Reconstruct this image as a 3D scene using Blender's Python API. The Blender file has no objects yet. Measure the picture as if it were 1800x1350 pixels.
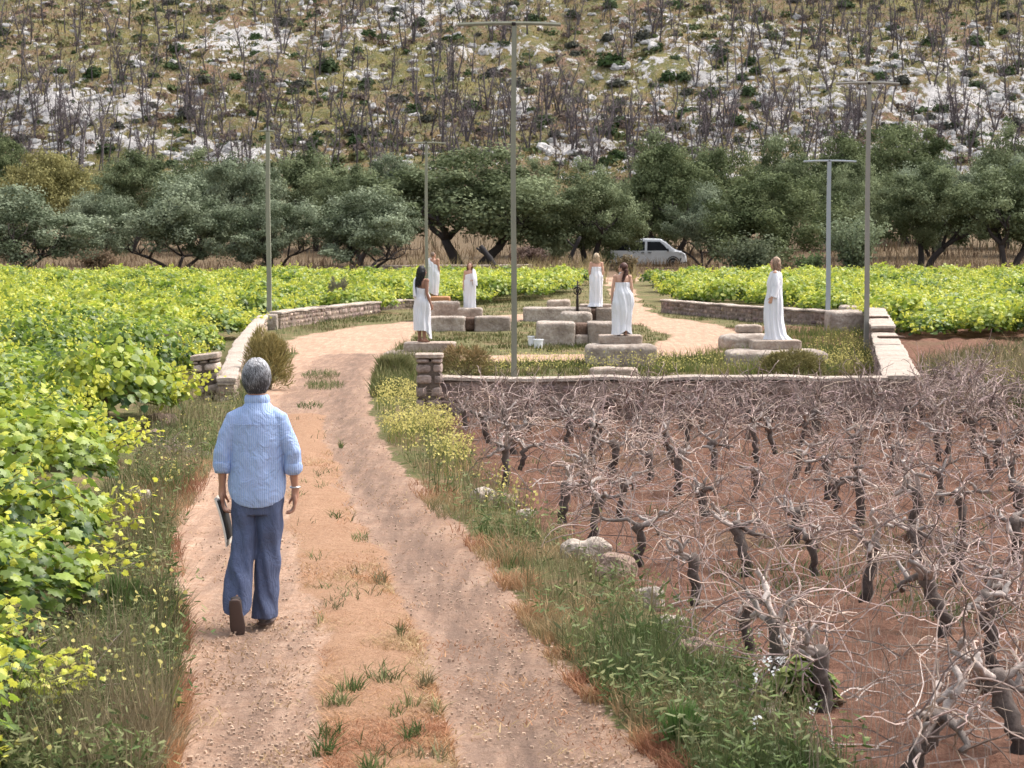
import bpy, math, random
import numpy as np
from mathutils import Vector
R = math.radians
SC = bpy.context.scene
# ------------------------------------------------------------------ camera, sky, sun, exposure
FPX = 3600.0; CAMH = 2.35; PITCH = math.atan(242.0 / FPX)
cd = bpy.data.cameras.new("camera"); cam = bpy.data.objects.new("camera", cd)
SC.collection.objects.link(cam); SC.camera = cam
cd.sensor_width = 36.0; cd.lens = 72.0; cd.clip_start = 0.1; cd.clip_end = 3000
cam.location = (0, 0, CAMH); cam.rotation_euler = (math.pi / 2 - PITCH, 0, 0)
cd.dof.use_dof = True; cd.dof.focus_distance = 17.0; cd.dof.aperture_fstop = 9.0
SUN_EL, SUN_AZ = 58.0, 62.0          # azimuth: degrees from +Y towards +X
w = bpy.data.worlds.new("World"); SC.world = w; w.use_nodes = True
nt = w.node_tree; nt.nodes.clear()
sky = nt.nodes.new("ShaderNodeTexSky"); sky.sky_type = 'NISHITA'; sky.sun_disc = False
sky.sun_elevation = R(SUN_EL); sky.sun_rotation = R(SUN_AZ); sky.air_density = 1.0; sky.dust_density = 4.0; sky.ozone_density = 0.6
hs = nt.nodes.new("ShaderNodeHueSaturation"); hs.inputs['Saturation'].default_value = 0.42
bg = nt.nodes.new("ShaderNodeBackground"); bg.inputs['Strength'].default_value = 0.15
wo = nt.nodes.new("ShaderNodeOutputWorld")
nt.links.new(sky.outputs[0], hs.inputs['Color']); nt.links.new(hs.outputs[0], bg.inputs[0]); nt.links.new(bg.outputs[0], wo.inputs[0])
sl = bpy.data.lights.new("sun", 'SUN'); sl.energy = 1.25; sl.angle = R(26); sl.color = (1.0, .95, .88)
so = bpy.data.objects.new("sun", sl); SC.collection.objects.link(so)
d = Vector((math.sin(R(SUN_AZ)) * math.cos(R(SUN_EL)), math.cos(R(SUN_AZ)) * math.cos(R(SUN_EL)), math.sin(R(SUN_EL))))
so.rotation_euler = d.to_track_quat('Z', 'Y').to_euler(); so.location = (0, 0, 30)
SC.view_settings.view_transform = 'Standard'; SC.view_settings.look = 'None'
SC.view_settings.exposure = 1.3; SC.view_settings.gamma = 1.0

# ------------------------------------------------------------------ mapping pixels of the photograph to the ground
CP, SP = math.cos(PITCH), math.sin(PITCH)
def ground(px, py, z=0.0):
    a = (np.asarray(px, float) - 900) / FPX; b = -(np.asarray(py, float) - 675) / FPX
    dx, dy, dz = a, CP + b * SP, -SP + b * CP
    t = (z - CAMH) / dz
    return dx * t, dy * t
def proj(x, y, z=0.0):
    z = z - CAMH
    dep = y * CP - z * SP; up = y * SP + z * CP
    return 900 + FPX * x / dep, 675 - FPX * up / dep
def at(px, py, Y):
    """the point seen at a pixel at distance Y"""
    a = (px - 900) / FPX; b = -(py - 675) / FPX
    t = Y / (CP + b * SP)
    return np.array((a * t, Y, CAMH + (-SP + b * CP) * t))
TZY = [0, 62, 75, 90, 110, 128, 160, 200, 300, 450, 700, 1200]
TZZ = [0, 0, .08, .35, .75, 1.12, 2.6, 7.0, 43., 105., 190., 330.]

# ------------------------------------------------------------------ noise
def _h(i, j, k, s):
    n = (i * 374761393 + j * 668265263 + k * 2147483647 + s * 974634777) & 0xFFFFFFFF
    n = ((n ^ (n >> 13)) * 1274126177) & 0xFFFFFFFF
    n = ((n ^ (n >> 16)) * 2246822519) & 0xFFFFFFFF
    return ((n ^ (n >> 15)) & 0xFFFFFF) / 16777215.0
def noise3(x, y, z, s=0):
    x, y, z = np.broadcast_arrays(np.asarray(x, float), np.asarray(y, float), np.asarray(z, float))
    i, j, k = np.floor(x).astype(np.int64), np.floor(y).astype(np.int64), np.floor(z).astype(np.int64)
    fx, fy, fz = x - i, y - j, z - k
    fx, fy, fz = fx*fx*(3-2*fx), fy*fy*(3-2*fy), fz*fz*(3-2*fz)
    r = 0
    for a in (0, 1):
        for b in (0, 1):
            for c in (0, 1):
                r = r + _h(i+a, j+b, k+c, s) * (fx if a else 1-fx) * (fy if b else 1-fy) * (fz if c else 1-fz)
    return r * 2 - 1
def fbm(x, y, z=0.0, s=0, o=4):
    r, a, f = 0, 1.0, 1.0
    for q in range(o):
        r = r + a * noise3(np.asarray(x)*f, np.asarray(y)*f, np.asarray(z)*f, s + q*17); a *= .5; f *= 2.03
    return r / 1.6
def sstep(a, b, x):
    t = np.clip((x - a) / (b - a), 0, 1); return t*t*(3-2*t)
def segdist(x, y, pts):
    best = np.full(np.shape(x), 1e9)
    for (x0, y0), (x1, y1) in zip(pts[:-1], pts[1:]):
        dx, dy = x1-x0, y1-y0; L = dx*dx + dy*dy + 1e-9
        t = np.clip(((x-x0)*dx + (y-y0)*dy) / L, 0, 1)
        best = np.minimum(best, np.hypot(x-x0-t*dx, y-y0-t*dy))
    return best
def G(pts): return [tuple(float(v) for v in ground(*p)) for p in pts]

# ------------------------------------------------------------------ layout of the ground
LE = np.array([(1500,240),(1350,300),(1230,318),(1100,318),(1000,308),(940,300),(900,318),(850,350),(800,382),(740,430),(700,462),(660,492),(630,512),(606,545),(590,590),(575,650),(560,700)], float)[::-1]
RE = np.array([(1500,1330),(1350,1180),(1250,1065),(1150,975),(1050,915),(960,845),(900,785),(850,735),(800,690),(760,664),(720,652),(690,650),(655,655),(630,668),(612,690),(600,720),(575,735),(560,735)], float)[::-1]
MID = G([(760,1500),(690,1350),(668,1200),(640,1100),(600,1000),(572,920),(548,850),(533,780),(530,730)])
LR = G([(420,1500),(432,1350),(440,1200),(430,1050),(420,950),(440,850),(470,770),(515,700),(560,640),(620,600)])
RR = G([(1110,1500),(960,1350),(890,1200),(800,1060),(705,920),(640,830),(606,760),(596,700),(620,640),(650,610)])
RING = G([(560,612),(610,590),(680,577),(760,568),(860,563),(960,556),(1060,556),(1130,562),(1200,573),(1262,590),(1240,610),(1150,624),(1000,628),(860,632),(740,628),(650,622)])
EXIT = G([(1150,566),(1112,545),(1085,520),(1074,505)]) + [(5.2, 100.0), (9.5, 120.0), (14., 124.)]
SOILE = np.array([(1500,1700),(1350,1420),(1250,1370),(1150,1230),(1050,1110),(960,985),(900,900),(850,840),(800,800),(760,770),(735,740)], float)[::-1]
def terrain(x, y):
    z = np.interp(y, TZY, TZZ)
    z = z + 0.35 * sstep(125, 200, y) * fbm(x*.05, y*.05, 0, 3) 
    hill = sstep(195, 260, y)
    z = z + hill * (3.4*fbm(x*.022, y*.022, 0, 5) + 1.1*fbm(x*.12, y*.12, 1, 6, 3)) - .012*x*hill
    return z
def masks(x, y):
    """track, soil, dry, green, rut - each 0..1"""
    px, py = proj(x, y, 0.0)
    wob = fbm(x*1.6, y*1.1, 0, 11) * 14 * np.clip((py-433)/500, .15, 1.5)
    le = np.interp(py, LE[:, 0], LE[:, 1]); re = np.interp(py, RE[:, 0], RE[:, 1])
    soft = np.clip((py-433)*.05, 4, 40)
    inside = sstep(-soft, soft, px + wob - le) * sstep(-soft, soft, re - px + wob) * (py > 574)
    ring = 1 - sstep(.8, 1.5, segdist(x, y, RING + RING[:1]) + fbm(x*.8, y*.5, 2, 12)*.35)
    ex = 1 - sstep(.2, .7, segdist(x, y, EXIT) + fbm(x*.6, y*.4, 2, 13)*.4)
    track = np.maximum(inside, np.maximum(ring, ex) * (y < 135) * (y > 24))
    dm = segdist(x, y, MID)
    strip = (1 - sstep(.16, .42, dm + fbm(x*2.2, y*1.3, 5, 14)*.16)) * (y < 30)
    rut = np.exp(-(segdist(x, y, LR)/.30)**2)*.7 + np.exp(-(segdist(x, y, RR)/.40)**2)
    rut = rut * (y < 45)
    so_ = np.interp(py, SOILE[:, 0], SOILE[:, 1])
    fieldr = sstep(-20, 20, px + wob - so_) * (py > 690)
    fieldr = np.maximum(fieldr, (x > 5.9) * (y > 24.0) * sstep(27, 29, y) * 1.0 * (y < 60))
    px2 = px
    leftf = (px < 250) * 1.0
    soil = np.clip(fieldr, 0, 1) * (1 - track)
    olive = sstep(104, 112, y) * (1 - sstep(196, 206, y))
    dry = np.clip(np.maximum(strip, olive * .95), 0, 1)
    return track, soil, dry, rut, strip

class Mat:
    def __init__(s, name):
        s.m = bpy.data.materials.new(name); s.m.use_nodes = True; s.t = s.m.node_tree; s.t.nodes.clear()
        s.out = s.n("ShaderNodeOutputMaterial")
    def n(s, typ, **k):
        o = s.t.nodes.new(typ)
        for a, v in k.items():
            if isinstance(a, str) and a.startswith('i_'): o.inputs[a[2:].replace('_', ' ')].default_value = v
            else: setattr(o, a, v)
        return o
    def l(s, a, b): s.t.links.new(a, b)
    def noise(s, scale, detail=4, rough=.55, vec=None, dist=0.0):
        o = s.n("ShaderNodeTexNoise"); o.inputs['Scale'].default_value = scale; o.inputs['Detail'].default_value = detail
        o.inputs['Roughness'].default_value = rough; o.inputs['Distortion'].default_value = dist
        if vec is not None: s.l(vec, o.inputs['Vector'])
        return o.outputs['Fac']
    def ramp(s, fac, stops):
        o = s.n("ShaderNodeValToRGB"); e = o.color_ramp.elements
        while len(e) < len(stops): e.new(.5)
        for q, (p, c) in enumerate(stops):
            e[q].position = p; e[q].color = (*c, 1) if len(c) == 3 else c
        s.l(fac, o.inputs[0]); return o.outputs[0]
    def mix(s, fac, a, b, mode='MIX'):
        o = s.n("ShaderNodeMix"); o.data_type = 'RGBA'; o.blend_type = mode
        for sock, v in ((o.inputs[0], fac), (o.inputs[6], a), (o.inputs[7], b)):
            if hasattr(v, 'is_linked'): s.l(v, sock)
            else: sock.default_value = v if not isinstance(v, tuple) else (*v, 1)[:4]
        return o.outputs[2]
    def math(s, op, a, b=0.0, clamp=False):
        o = s.n("ShaderNodeMath"); o.operation = op; o.use_clamp = clamp
        for sock, v in ((o.inputs[0], a), (o.inputs[1], b)):
            if hasattr(v, 'is_linked'): s.l(v, sock)
            else: sock.default_value = v
        return o.outputs[0]
    def coord(s, which='Object'):
        return s.n("ShaderNodeTexCoord").outputs[which]
    def attr(s, name):
        o = s.n("ShaderNodeAttribute"); o.attribute_name = name; return o
    def bsdf(s, color, rough=.9, bump=None, bstr=.5, bdist=.02, spec=.3, metal=0.0, transl=0.0, sheen=0.0):
        b = s.n("ShaderNodeBsdfPrincipled")
        if hasattr(color, 'is_linked'): s.l(color, b.inputs['Base Color'])
        else: b.inputs['Base Color'].default_value = (*color, 1)
        if hasattr(rough, 'is_linked'): s.l(rough, b.inputs['Roughness'])
        else: b.inputs['Roughness'].default_value = rough
        b.inputs['Specular IOR Level'].default_value = spec; b.inputs['Metallic'].default_value = metal
        if sheen: b.inputs['Sheen Weight'].default_value = sheen
        if bump is not None:
            bp = s.n("ShaderNodeBump"); bp.inputs['Strength'].default_value = bstr; bp.inputs['Distance'].default_value = bdist
            s.l(bump, bp.inputs['Height']); s.l(bp.outputs[0], b.inputs['Normal'])
        o = b.outputs[0]
        if transl:
            tr = s.n("ShaderNodeBsdfTranslucent")
            if hasattr(color, 'is_linked'): s.l(color, tr.inputs['Color'])
            else: tr.inputs['Color'].default_value = (*color, 1)
            mx = s.n("ShaderNodeMixShader"); mx.inputs[0].default_value = transl
            s.l(o, mx.inputs[1]); s.l(tr.outputs[0], mx.inputs[2]); o = mx.outputs[0]
        s.l(o, s.out.inputs[0]); return s.m

# ------------------------------------------------------------------ materials
def mat_leaf(name, rough=.55, transl=.35, spec=.35):
    m = Mat(name); a = m.attr("col")
    return m.bsdf(a.outputs['Color'], rough=rough, transl=transl, spec=spec)
M_LEAF = mat_leaf("vine_leaf", .42, .42, .45); M_OLIVE = mat_leaf("olive_leaf", .8, .25, .12); M_GRASS = mat_leaf("grass_blade", .75, .25, .15)
M_SHRUB = mat_leaf("shrub_leaf", .8, .2, .15); M_PETAL = mat_leaf("petal", .8, .4, .1)
def mat_plainattr(name, rough=.9):
    m = Mat(name); c = m.coord(); n = m.noise(30, 5, .7, c)
    col = m.mix(1.0, m.attr("col").outputs['Color'], m.ramp(n, [(.25, (.55,.55,.55)), (.75, (1.35,1.35,1.35))]), 'MULTIPLY')
    return m.bsdf(col, rough, bump=n, bstr=.8, bdist=.01, spec=.15)
M_CANE = mat_plainattr("cane_bark"); M_BARK = mat_plainattr("rough_bark"); M_ROCK0 = mat_plainattr("field_rock")
def mat_stone(name, a, b, c, scale=1.0, stain=.6):
    m = Mat(name); co = m.coord('Object')
    big = m.noise(1.3*scale, 5, .6, co); mid = m.noise(9*scale, 6, .7, co, .4); fine = m.noise(60*scale, 4, .7, co)
    col = m.ramp(mid, [(.28, a), (.5, b), (.72, c)])
    col = m.mix(m.math('MULTIPLY', m.ramp(big, [(.42, (0,0,0)), (.62, (1,1,1))]), stain), col, (a[0]*.55, a[1]*.52, a[2]*.5))
    vr = m.n("ShaderNodeTexVoronoi"); vr.inputs['Scale'].default_value = 14*scale; m.l(co, vr.inputs['Vector'])
    pit = m.math('ADD', m.math('MULTIPLY', mid, 1.4), m.math('ADD', m.math('MULTIPLY', fine, .5), m.math('MULTIPLY', vr.outputs['Distance'], .5)))
    return m.bsdf(col, .92, bump=pit, bstr=.9, bdist=.035, spec=.2)
M_STONE = mat_stone("weathered_limestone", (.27,.21,.17), (.43,.36,.30), (.60,.53,.46))
M_SLAB = mat_stone("pale_slab", (.30,.22,.17), (.46,.37,.30), (.62,.53,.44), 1.0, .45)
M_WALLST = mat_stone("rubble_stone", (.12,.085,.07), (.23,.17,.14), (.38,.31,.26), 1.6, .5)
M_CAP = mat_stone("coping_mortar", (.38,.30,.24), (.52,.43,.36), (.66,.58,.50), 1.5, .3)
M_NOTCH = mat_stone("recess_stone", (.10,.06,.045), (.17,.11,.08), (.24,.16,.12), 2.0)
def mat_attrstone(name):
    m = Mat(name); co = m.coord('Object'); n = m.noise(14, 6, .7, co, .3)
    col = m.mix(1.0, m.attr("col").outputs['Color'], m.ramp(n, [(.3, (.5,.48,.46)), (.55, (1,1,1)), (.75, (1.3,1.27,1.22))]), 'MULTIPLY')
    return m.bsdf(col, .92, bump=n, bstr=.9, bdist=.03, spec=.2)
M_MASON = mat_attrstone("masonry")

# ------------------------------------------------------------------ mesh building
class MB:
    def __init__(s): s.V = []; s.T = []; s.C = []; s.n = 0
    def add(s, V, T, col=(1, 1, 1)):
        V = np.asarray(V, float).reshape(-1, 3); T = np.asarray(T, np.int64).reshape(-1, 3)
        s.V.append(V); s.T.append(T + s.n); s.n += len(V)
        c = np.asarray(col, float)
        if c.ndim == 1: c = np.broadcast_to(c, (len(V), 3))
        s.C.append(c); return s
    def arrays(s):
        return np.concatenate(s.V), np.concatenate(s.T), np.concatenate(s.C)
    def build(s, name, mat, parent=None, smooth=False, keep=None):
        V, T, C = s.arrays(); return mesh(name, V, T, mat, parent, C, smooth)
def mesh(name, V, T, mat, parent=None, C=None, smooth=False, extra=None, idx=None):
    V = np.asarray(V, np.float32); T = np.asarray(T, np.int32)
    me = bpy.data.meshes.new(name); me.vertices.add(len(V)); me.vertices.foreach_set('co', V.ravel())
    me.loops.add(T.size); me.loops.foreach_set('vertex_index', T.ravel())
    k = T.shape[1]; me.polygons.add(len(T)); me.polygons.foreach_set('loop_start', np.arange(0, T.size, k, dtype=np.int32))
    me.polygons.foreach_set('use_smooth', np.full(len(T), smooth))
    if C is not None:
        ca = me.color_attributes.new("col", 'FLOAT_COLOR', 'POINT'); c4 = np.ones((len(V), 4), np.float32); c4[:, :3] = C; ca.data.foreach_set('color', c4.ravel())
    for nm, E in (extra or {}).items():
        ca = me.color_attributes.new(nm, 'FLOAT_COLOR', 'POINT'); c4 = np.ones((len(V), 4), np.float32); c4[:, :E.shape[1]] = E; ca.data.foreach_set('color', c4.ravel())
    for mm in (mat if isinstance(mat, (list, tuple)) else [mat]): me.materials.append(mm)
    if idx is not None: me.polygons.foreach_set('material_index', np.asarray(idx, np.int32))
    me.update(calc_edges=True); me.validate()
    o = bpy.data.objects.new(name, me); SC.collection.objects.link(o)
    if parent: o.parent = parent
    return o
def tag(o, label=None, cat=None, group=None, kind=None):
    if label: o['label'] = label
    if cat: o['category'] = cat
    if group: o['group'] = group
    if kind: o['kind'] = kind
    return o
def thing(name, label, cat, loc=(0, 0, 0), rz=0.0, group=None, scale=1.0):
    o = bpy.data.objects.new(name, None); o.empty_display_size = .2; SC.collection.objects.link(o)
    o.location = loc; o.rotation_euler = (0, 0, rz); o.scale = (scale,)*3 if not isinstance(scale, tuple) else scale
    return tag(o, label, cat, group)
KIDS = {}
def kids(o):
    return [c for c in KIDS.get(o.name, [])]
def dup(root, children, loc, rz, scale, label=None, group=None):
    r = root.copy(); SC.collection.objects.link(r); r.location = loc
    r.rotation_euler = (0, 0, rz) if not isinstance(rz, tuple) else rz
    r.scale = (scale,)*3 if not isinstance(scale, tuple) else scale
    if label: r['label'] = label
    if group: r['group'] = group
    for ch in children:
        c = ch.copy(); SC.collection.objects.link(c); c.parent = r
    return r

def tube(pts, rad, n=6, cap=True, squash=None):
    P = np.asarray(pts, float); m = len(P); rad = np.broadcast_to(np.asarray(rad, float), (m,))
    Tn = np.gradient(P, axis=0); Tn /= np.linalg.norm(Tn, axis=1)[:, None] + 1e-12
    ref = np.array((0, 0, 1.0)) if abs(Tn[:, 2]).mean() < .8 else np.array((1.0, 0, 0))
    U = np.cross(Tn, ref); U /= np.linalg.norm(U, axis=1)[:, None] + 1e-12; W = np.cross(Tn, U)
    a = np.linspace(0, 2*np.pi, n, endpoint=False)
    V = P[:, None] + rad[:, None, None] * (U[:, None]*np.cos(a)[None, :, None] + W[:, None]*np.sin(a)[None, :, None])
    V = V.reshape(-1, 3); T = gridT(m, n, True)
    if cap:
        V = np.vstack([V, P[:1], P[-1:]]); c0, c1 = m*n, m*n+1; i = np.arange(n); j = (i+1) % n
        T = np.vstack([T, np.stack([np.full(n, c0), j, i], 1), np.stack([np.full(n, c1), (m-1)*n+i, (m-1)*n+j], 1)])
    return V, T
def gridT(m, n, wrap):
    i, j = np.meshgrid(np.arange(m-1), np.arange(n if wrap else n-1), indexing='ij'); i = i.ravel(); j = j.ravel(); k = (j+1) % n
    a, b, c, d = i*n+j, i*n+k, (i+1)*n+k, (i+1)*n+j
    return np.vstack([np.stack([a, b, c], 1), np.stack([a, c, d], 1)])
def loft(rings, cap=True):
    Rr = np.asarray(rings, float); m, n = Rr.shape[:2]; V = Rr.reshape(-1, 3); T = gridT(m, n, True)
    if cap:
        V = np.vstack([V, Rr[0].mean(0)[None], Rr[-1].mean(0)[None]]); i = np.arange(n); j = (i+1) % n
        T = np.vstack([T, np.stack([np.full(n, m*n), j, i], 1), np.stack([np.full(n, m*n+1), (m-1)*n+i, (m-1)*n+j], 1)])
    return V, T
def ell(c, r, n=14, m=9, rot=None):
    th = np.linspace(0.02, np.pi-.02, m); a = np.linspace(0, 2*np.pi, n, endpoint=False)
    X = np.sin(th)[:, None]*np.cos(a); Y = np.sin(th)[:, None]*np.sin(a); Z = np.cos(th)[:, None]*np.ones(n)
    P = np.stack([X, Y, Z], -1) * np.asarray(r, float)
    if rot is not None: P = P @ np.asarray(rot).T
    return loft(P[::-1] + np.asarray(c, float))
def capsule(a, b, ra, rb, n=10):
    a, b = np.asarray(a, float), np.asarray(b, float); L = np.linalg.norm(b-a) + 1e-9; d = (b-a)/L
    ts = [-.95*ra, -.7*ra, 0]; rs = [.3*ra, .72*ra, ra]
    pts = [a + d*t for t in ts] + [b + d*t for t in (0, .7*rb, .95*rb)]
    return tube(pts, rs + [rb, .72*rb, .3*rb], n)
_CG = {}
def cubegrid(n):
    if n in _CG: return _CG[n]
    g = np.linspace(-1, 1, n+1); A, B = np.meshgrid(g, g, indexing='ij'); A = A.ravel(); B = B.ravel(); O = np.ones_like(A)
    Vs, Ts = [], []; T0 = gridT(n+1, n+1, False); k = 0
    for f, P in enumerate(((O, A, B), (-O, B, A), (B, O, A), (A, -O, B), (A, B, O), (B, A, -O))):
        Vs.append(np.stack(P, 1)); Ts.append(T0[:, ::-1]*0 + T0 + k); k += len(A)
    V = np.vstack(Vs); T = np.vstack(Ts)
    key = np.round(V*1000).astype(int); u, inv = np.unique(key, axis=0, return_inverse=True); V2 = u/1000.0; T2 = inv.ravel()[T]
    c = V2[T2].mean(1); nn = np.cross(V2[T2[:, 1]]-V2[T2[:, 0]], V2[T2[:, 2]]-V2[T2[:, 0]]); fl = (c*nn).sum(1) < 0; T2[fl] = T2[fl][:, ::-1]
    _CG[n] = (V2, T2); return _CG[n]
def stone(size, p=8, amp=.05, freq=3, seed=0, n=8):
    V, T = cubegrid(n); q = (np.abs(V)**p).sum(1)**(1/p); U = V/q[:, None]; sz = np.asarray(size, float)/2
    P = U*sz; m = min(size)
    nrm = U/np.linalg.norm(U, axis=1)[:, None]
    P = P + nrm*(m*amp*fbm(P[:, 0]*freq/m*.5+seed*7.3, P[:, 1]*freq/m*.5+seed, P[:, 2]*freq/m*.5, seed))[:, None]*2
    return P, T.copy()
def rotz(V, a):
    c, s = math.cos(a), math.sin(a); V = np.asarray(V); return np.stack([V[..., 0]*c-V[..., 1]*s, V[..., 0]*s+V[..., 1]*c, V[..., 2]], -1)

def cloud(P, U, Vd, N, size, tv, tt, col, vary=None):
    """leaves: template (k,3) in (u,v,n) placed at P with frame U,Vd,N"""
    size = np.asarray(size, float); k = len(tv); size = size[:, None] if size.ndim == 1 else size
    S = np.broadcast_to(size, (len(P), 3)) if size.shape[1] == 3 else np.repeat(size, 3, 1)
    V = P[:, None] + U[:, None]*(tv[None, :, :1]*S[:, None, :1]) + Vd[:, None]*(tv[None, :, 1:2]*S[:, None, 1:2]) + N[:, None]*(tv[None, :, 2:]*S[:, None, 2:])
    T = (tt[None] + (np.arange(len(P))*k)[:, None, None]).reshape(-1, 3)
    C = np.repeat(col, k, 0)
    return V.reshape(-1, 3), T, C
def frames(N, rng, down=None, jitter=.6):
    N = N/(np.linalg.norm(N, axis=1)[:, None]+1e-9)
    r = rng.normal(size=N.shape)
    if down is not None: r = r*jitter + down
    Vd = r - (r*N).sum(1)[:, None]*N; Vd /= np.linalg.norm(Vd, axis=1)[:, None]+1e-9
    return np.cross(Vd, N), Vd, N
# grape leaf outline: five lobes round the stalk point
_o = [(0,-.02),(.22,-.16),(.46,-.02),(.38,.14),(.56,.34),(.34,.40),(.30,.62),(.12,.60),(0,.86),(-.12,.60),(-.30,.62),(-.34,.40),(-.56,.34),(-.38,.14),(-.46,-.02),(-.22,-.16)]
GL = np.array([(0,.22,.05)] + [(x, y, -.28*(x*x) - .12*(y-.3)**2) for x, y in _o]); GT = np.array([(0, i, i % 16 + 1) for i in range(1, 17)])
ML = np.array([(0,-.05,0),(.45,.05,-.08),(.34,.5,-.05),(0,.8,-.08),(-.34,.5,-.05),(-.45,.05,-.08)]); MT = np.array([(0,1,2),(0,2,3),(0,3,4),(0,4,5)])
QL = np.array([(-.4,0,-.05),(.4,0,-.05),(.3,.75,0),(-.3,.75,0.)]); QT = np.array([(0,1,2),(0,2,3)])
NL = np.array([(-.10,0,0),(.10,0,0),(.13,.5,0),(0,1.0,0),(-.13,.5,0)]); NT = np.array([(0,1,2),(0,2,4),(4,2,3)])
# ================================================================== THE GROUND
def rock_density(x, y, z):
    px, py = proj(x, y, z)
    d = .22 + .22*sstep(950, 1250, px)*sstep(20, 90, py + .10*(1800-px)*0 + 30)*1.0
    d = d - .35*np.exp(-(((px-1700)/330)**2 + ((py+20)/75)**2))
    for cx, cy, sx, sy, a in ((130,190,170,34,.5),(430,75,95,28,.5),(410,272,60,14,.9),(200,255,170,14,.45),(640,55,120,40,.2),(905,190,30,25,.5),(860,90,90,10,.5),(640,135,30,8,.5),(1010,265,70,20,.4),(1720,210,110,40,.25),(780,20,120,22,.4)):
        d = d + a*np.exp(-((px-cx)/sx)**2 - ((py-cy)/sy)**2)
    return np.clip(d, 0, 1) * sstep(185, 205, y)
def build_ground():
    v = np.exp(np.arange(math.log(3.5), math.log(900), .0042)); u = np.concatenate([-np.geomspace(1.6, .31, 22), np.linspace(-.30, .30, 201), np.geomspace(.31, 1.6, 22)])
    Yg, Ug = np.meshgrid(v, u, indexing='ij'); X = Ug*Yg; X = X + np.sign(Ug)*0
    Y = Yg.copy()
    tr, so_, dr, ru, st = masks(X, Y)
    Z = terrain(X, Y)
    near = 1 - sstep(50, 90, Y)
    Z = Z + near*(.028*fbm(X*.9, Y*.9, 0, 21) + (1-tr)*.045*fbm(X*2.6, Y*2.6, 0, 22)*(1+so_) + tr*.008*fbm(X*7, Y*7, 0, 23)) - near*ru*.035 + near*st*.02
    Z = Z + near*so_*.03*fbm(X*6, Y*6, 0, 25, 3)
    rd = rock_density(X, Y, Z)
    hz = sstep(200, 215, Y)
    blocks = np.clip(fbm(X*.30, Y*.22, 3, 31, 4)*1.3 + rd - .62, 0, .5)
    Z = Z + hz*blocks*1.5
    V = np.stack([X, Y, Z], -1).reshape(-1, 3); m, n = X.shape
    i, j = np.meshgrid(np.arange(m-1), np.arange(n-1), indexing='ij'); i = i.ravel(); j = j.ravel()
    Q = np.stack([i*n+j, i*n+j+1, (i+1)*n+j+1, (i+1)*n+j], 1)
    g1 = np.stack([tr, so_, dr], -1).reshape(-1, 3); g2 = np.stack([ru, st, rd], -1).reshape(-1, 3)
    fc = g1[Q].mean(1); yc = V[Q][:, :, 1].mean(1)
    hillf = yc > 197; trf = (fc[:, 0] > .5) & ~hillf; soilf = (fc[:, 1] > .5) & ~hillf & ~trf
    rest = ~(hillf | trf | soilf)
    for nm, sel, lab in (("hill", hillf, None), ("dirt_track", trf, None), ("vineyard_soil", soilf, None), ("ground", rest, None)):
        q = Q[sel]; uq, inv = np.unique(q, return_inverse=True)
        o = mesh(nm, V[uq], inv.reshape(-1, 4), M_HILL if nm == 'hill' else M_GROUND, None, None, True, {"g1": g1[uq], "g2": g2[uq]})
        tag(o, kind='structure')
def cl0(m, x): return m.math('MULTIPLY', x, 2.0, True)
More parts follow.
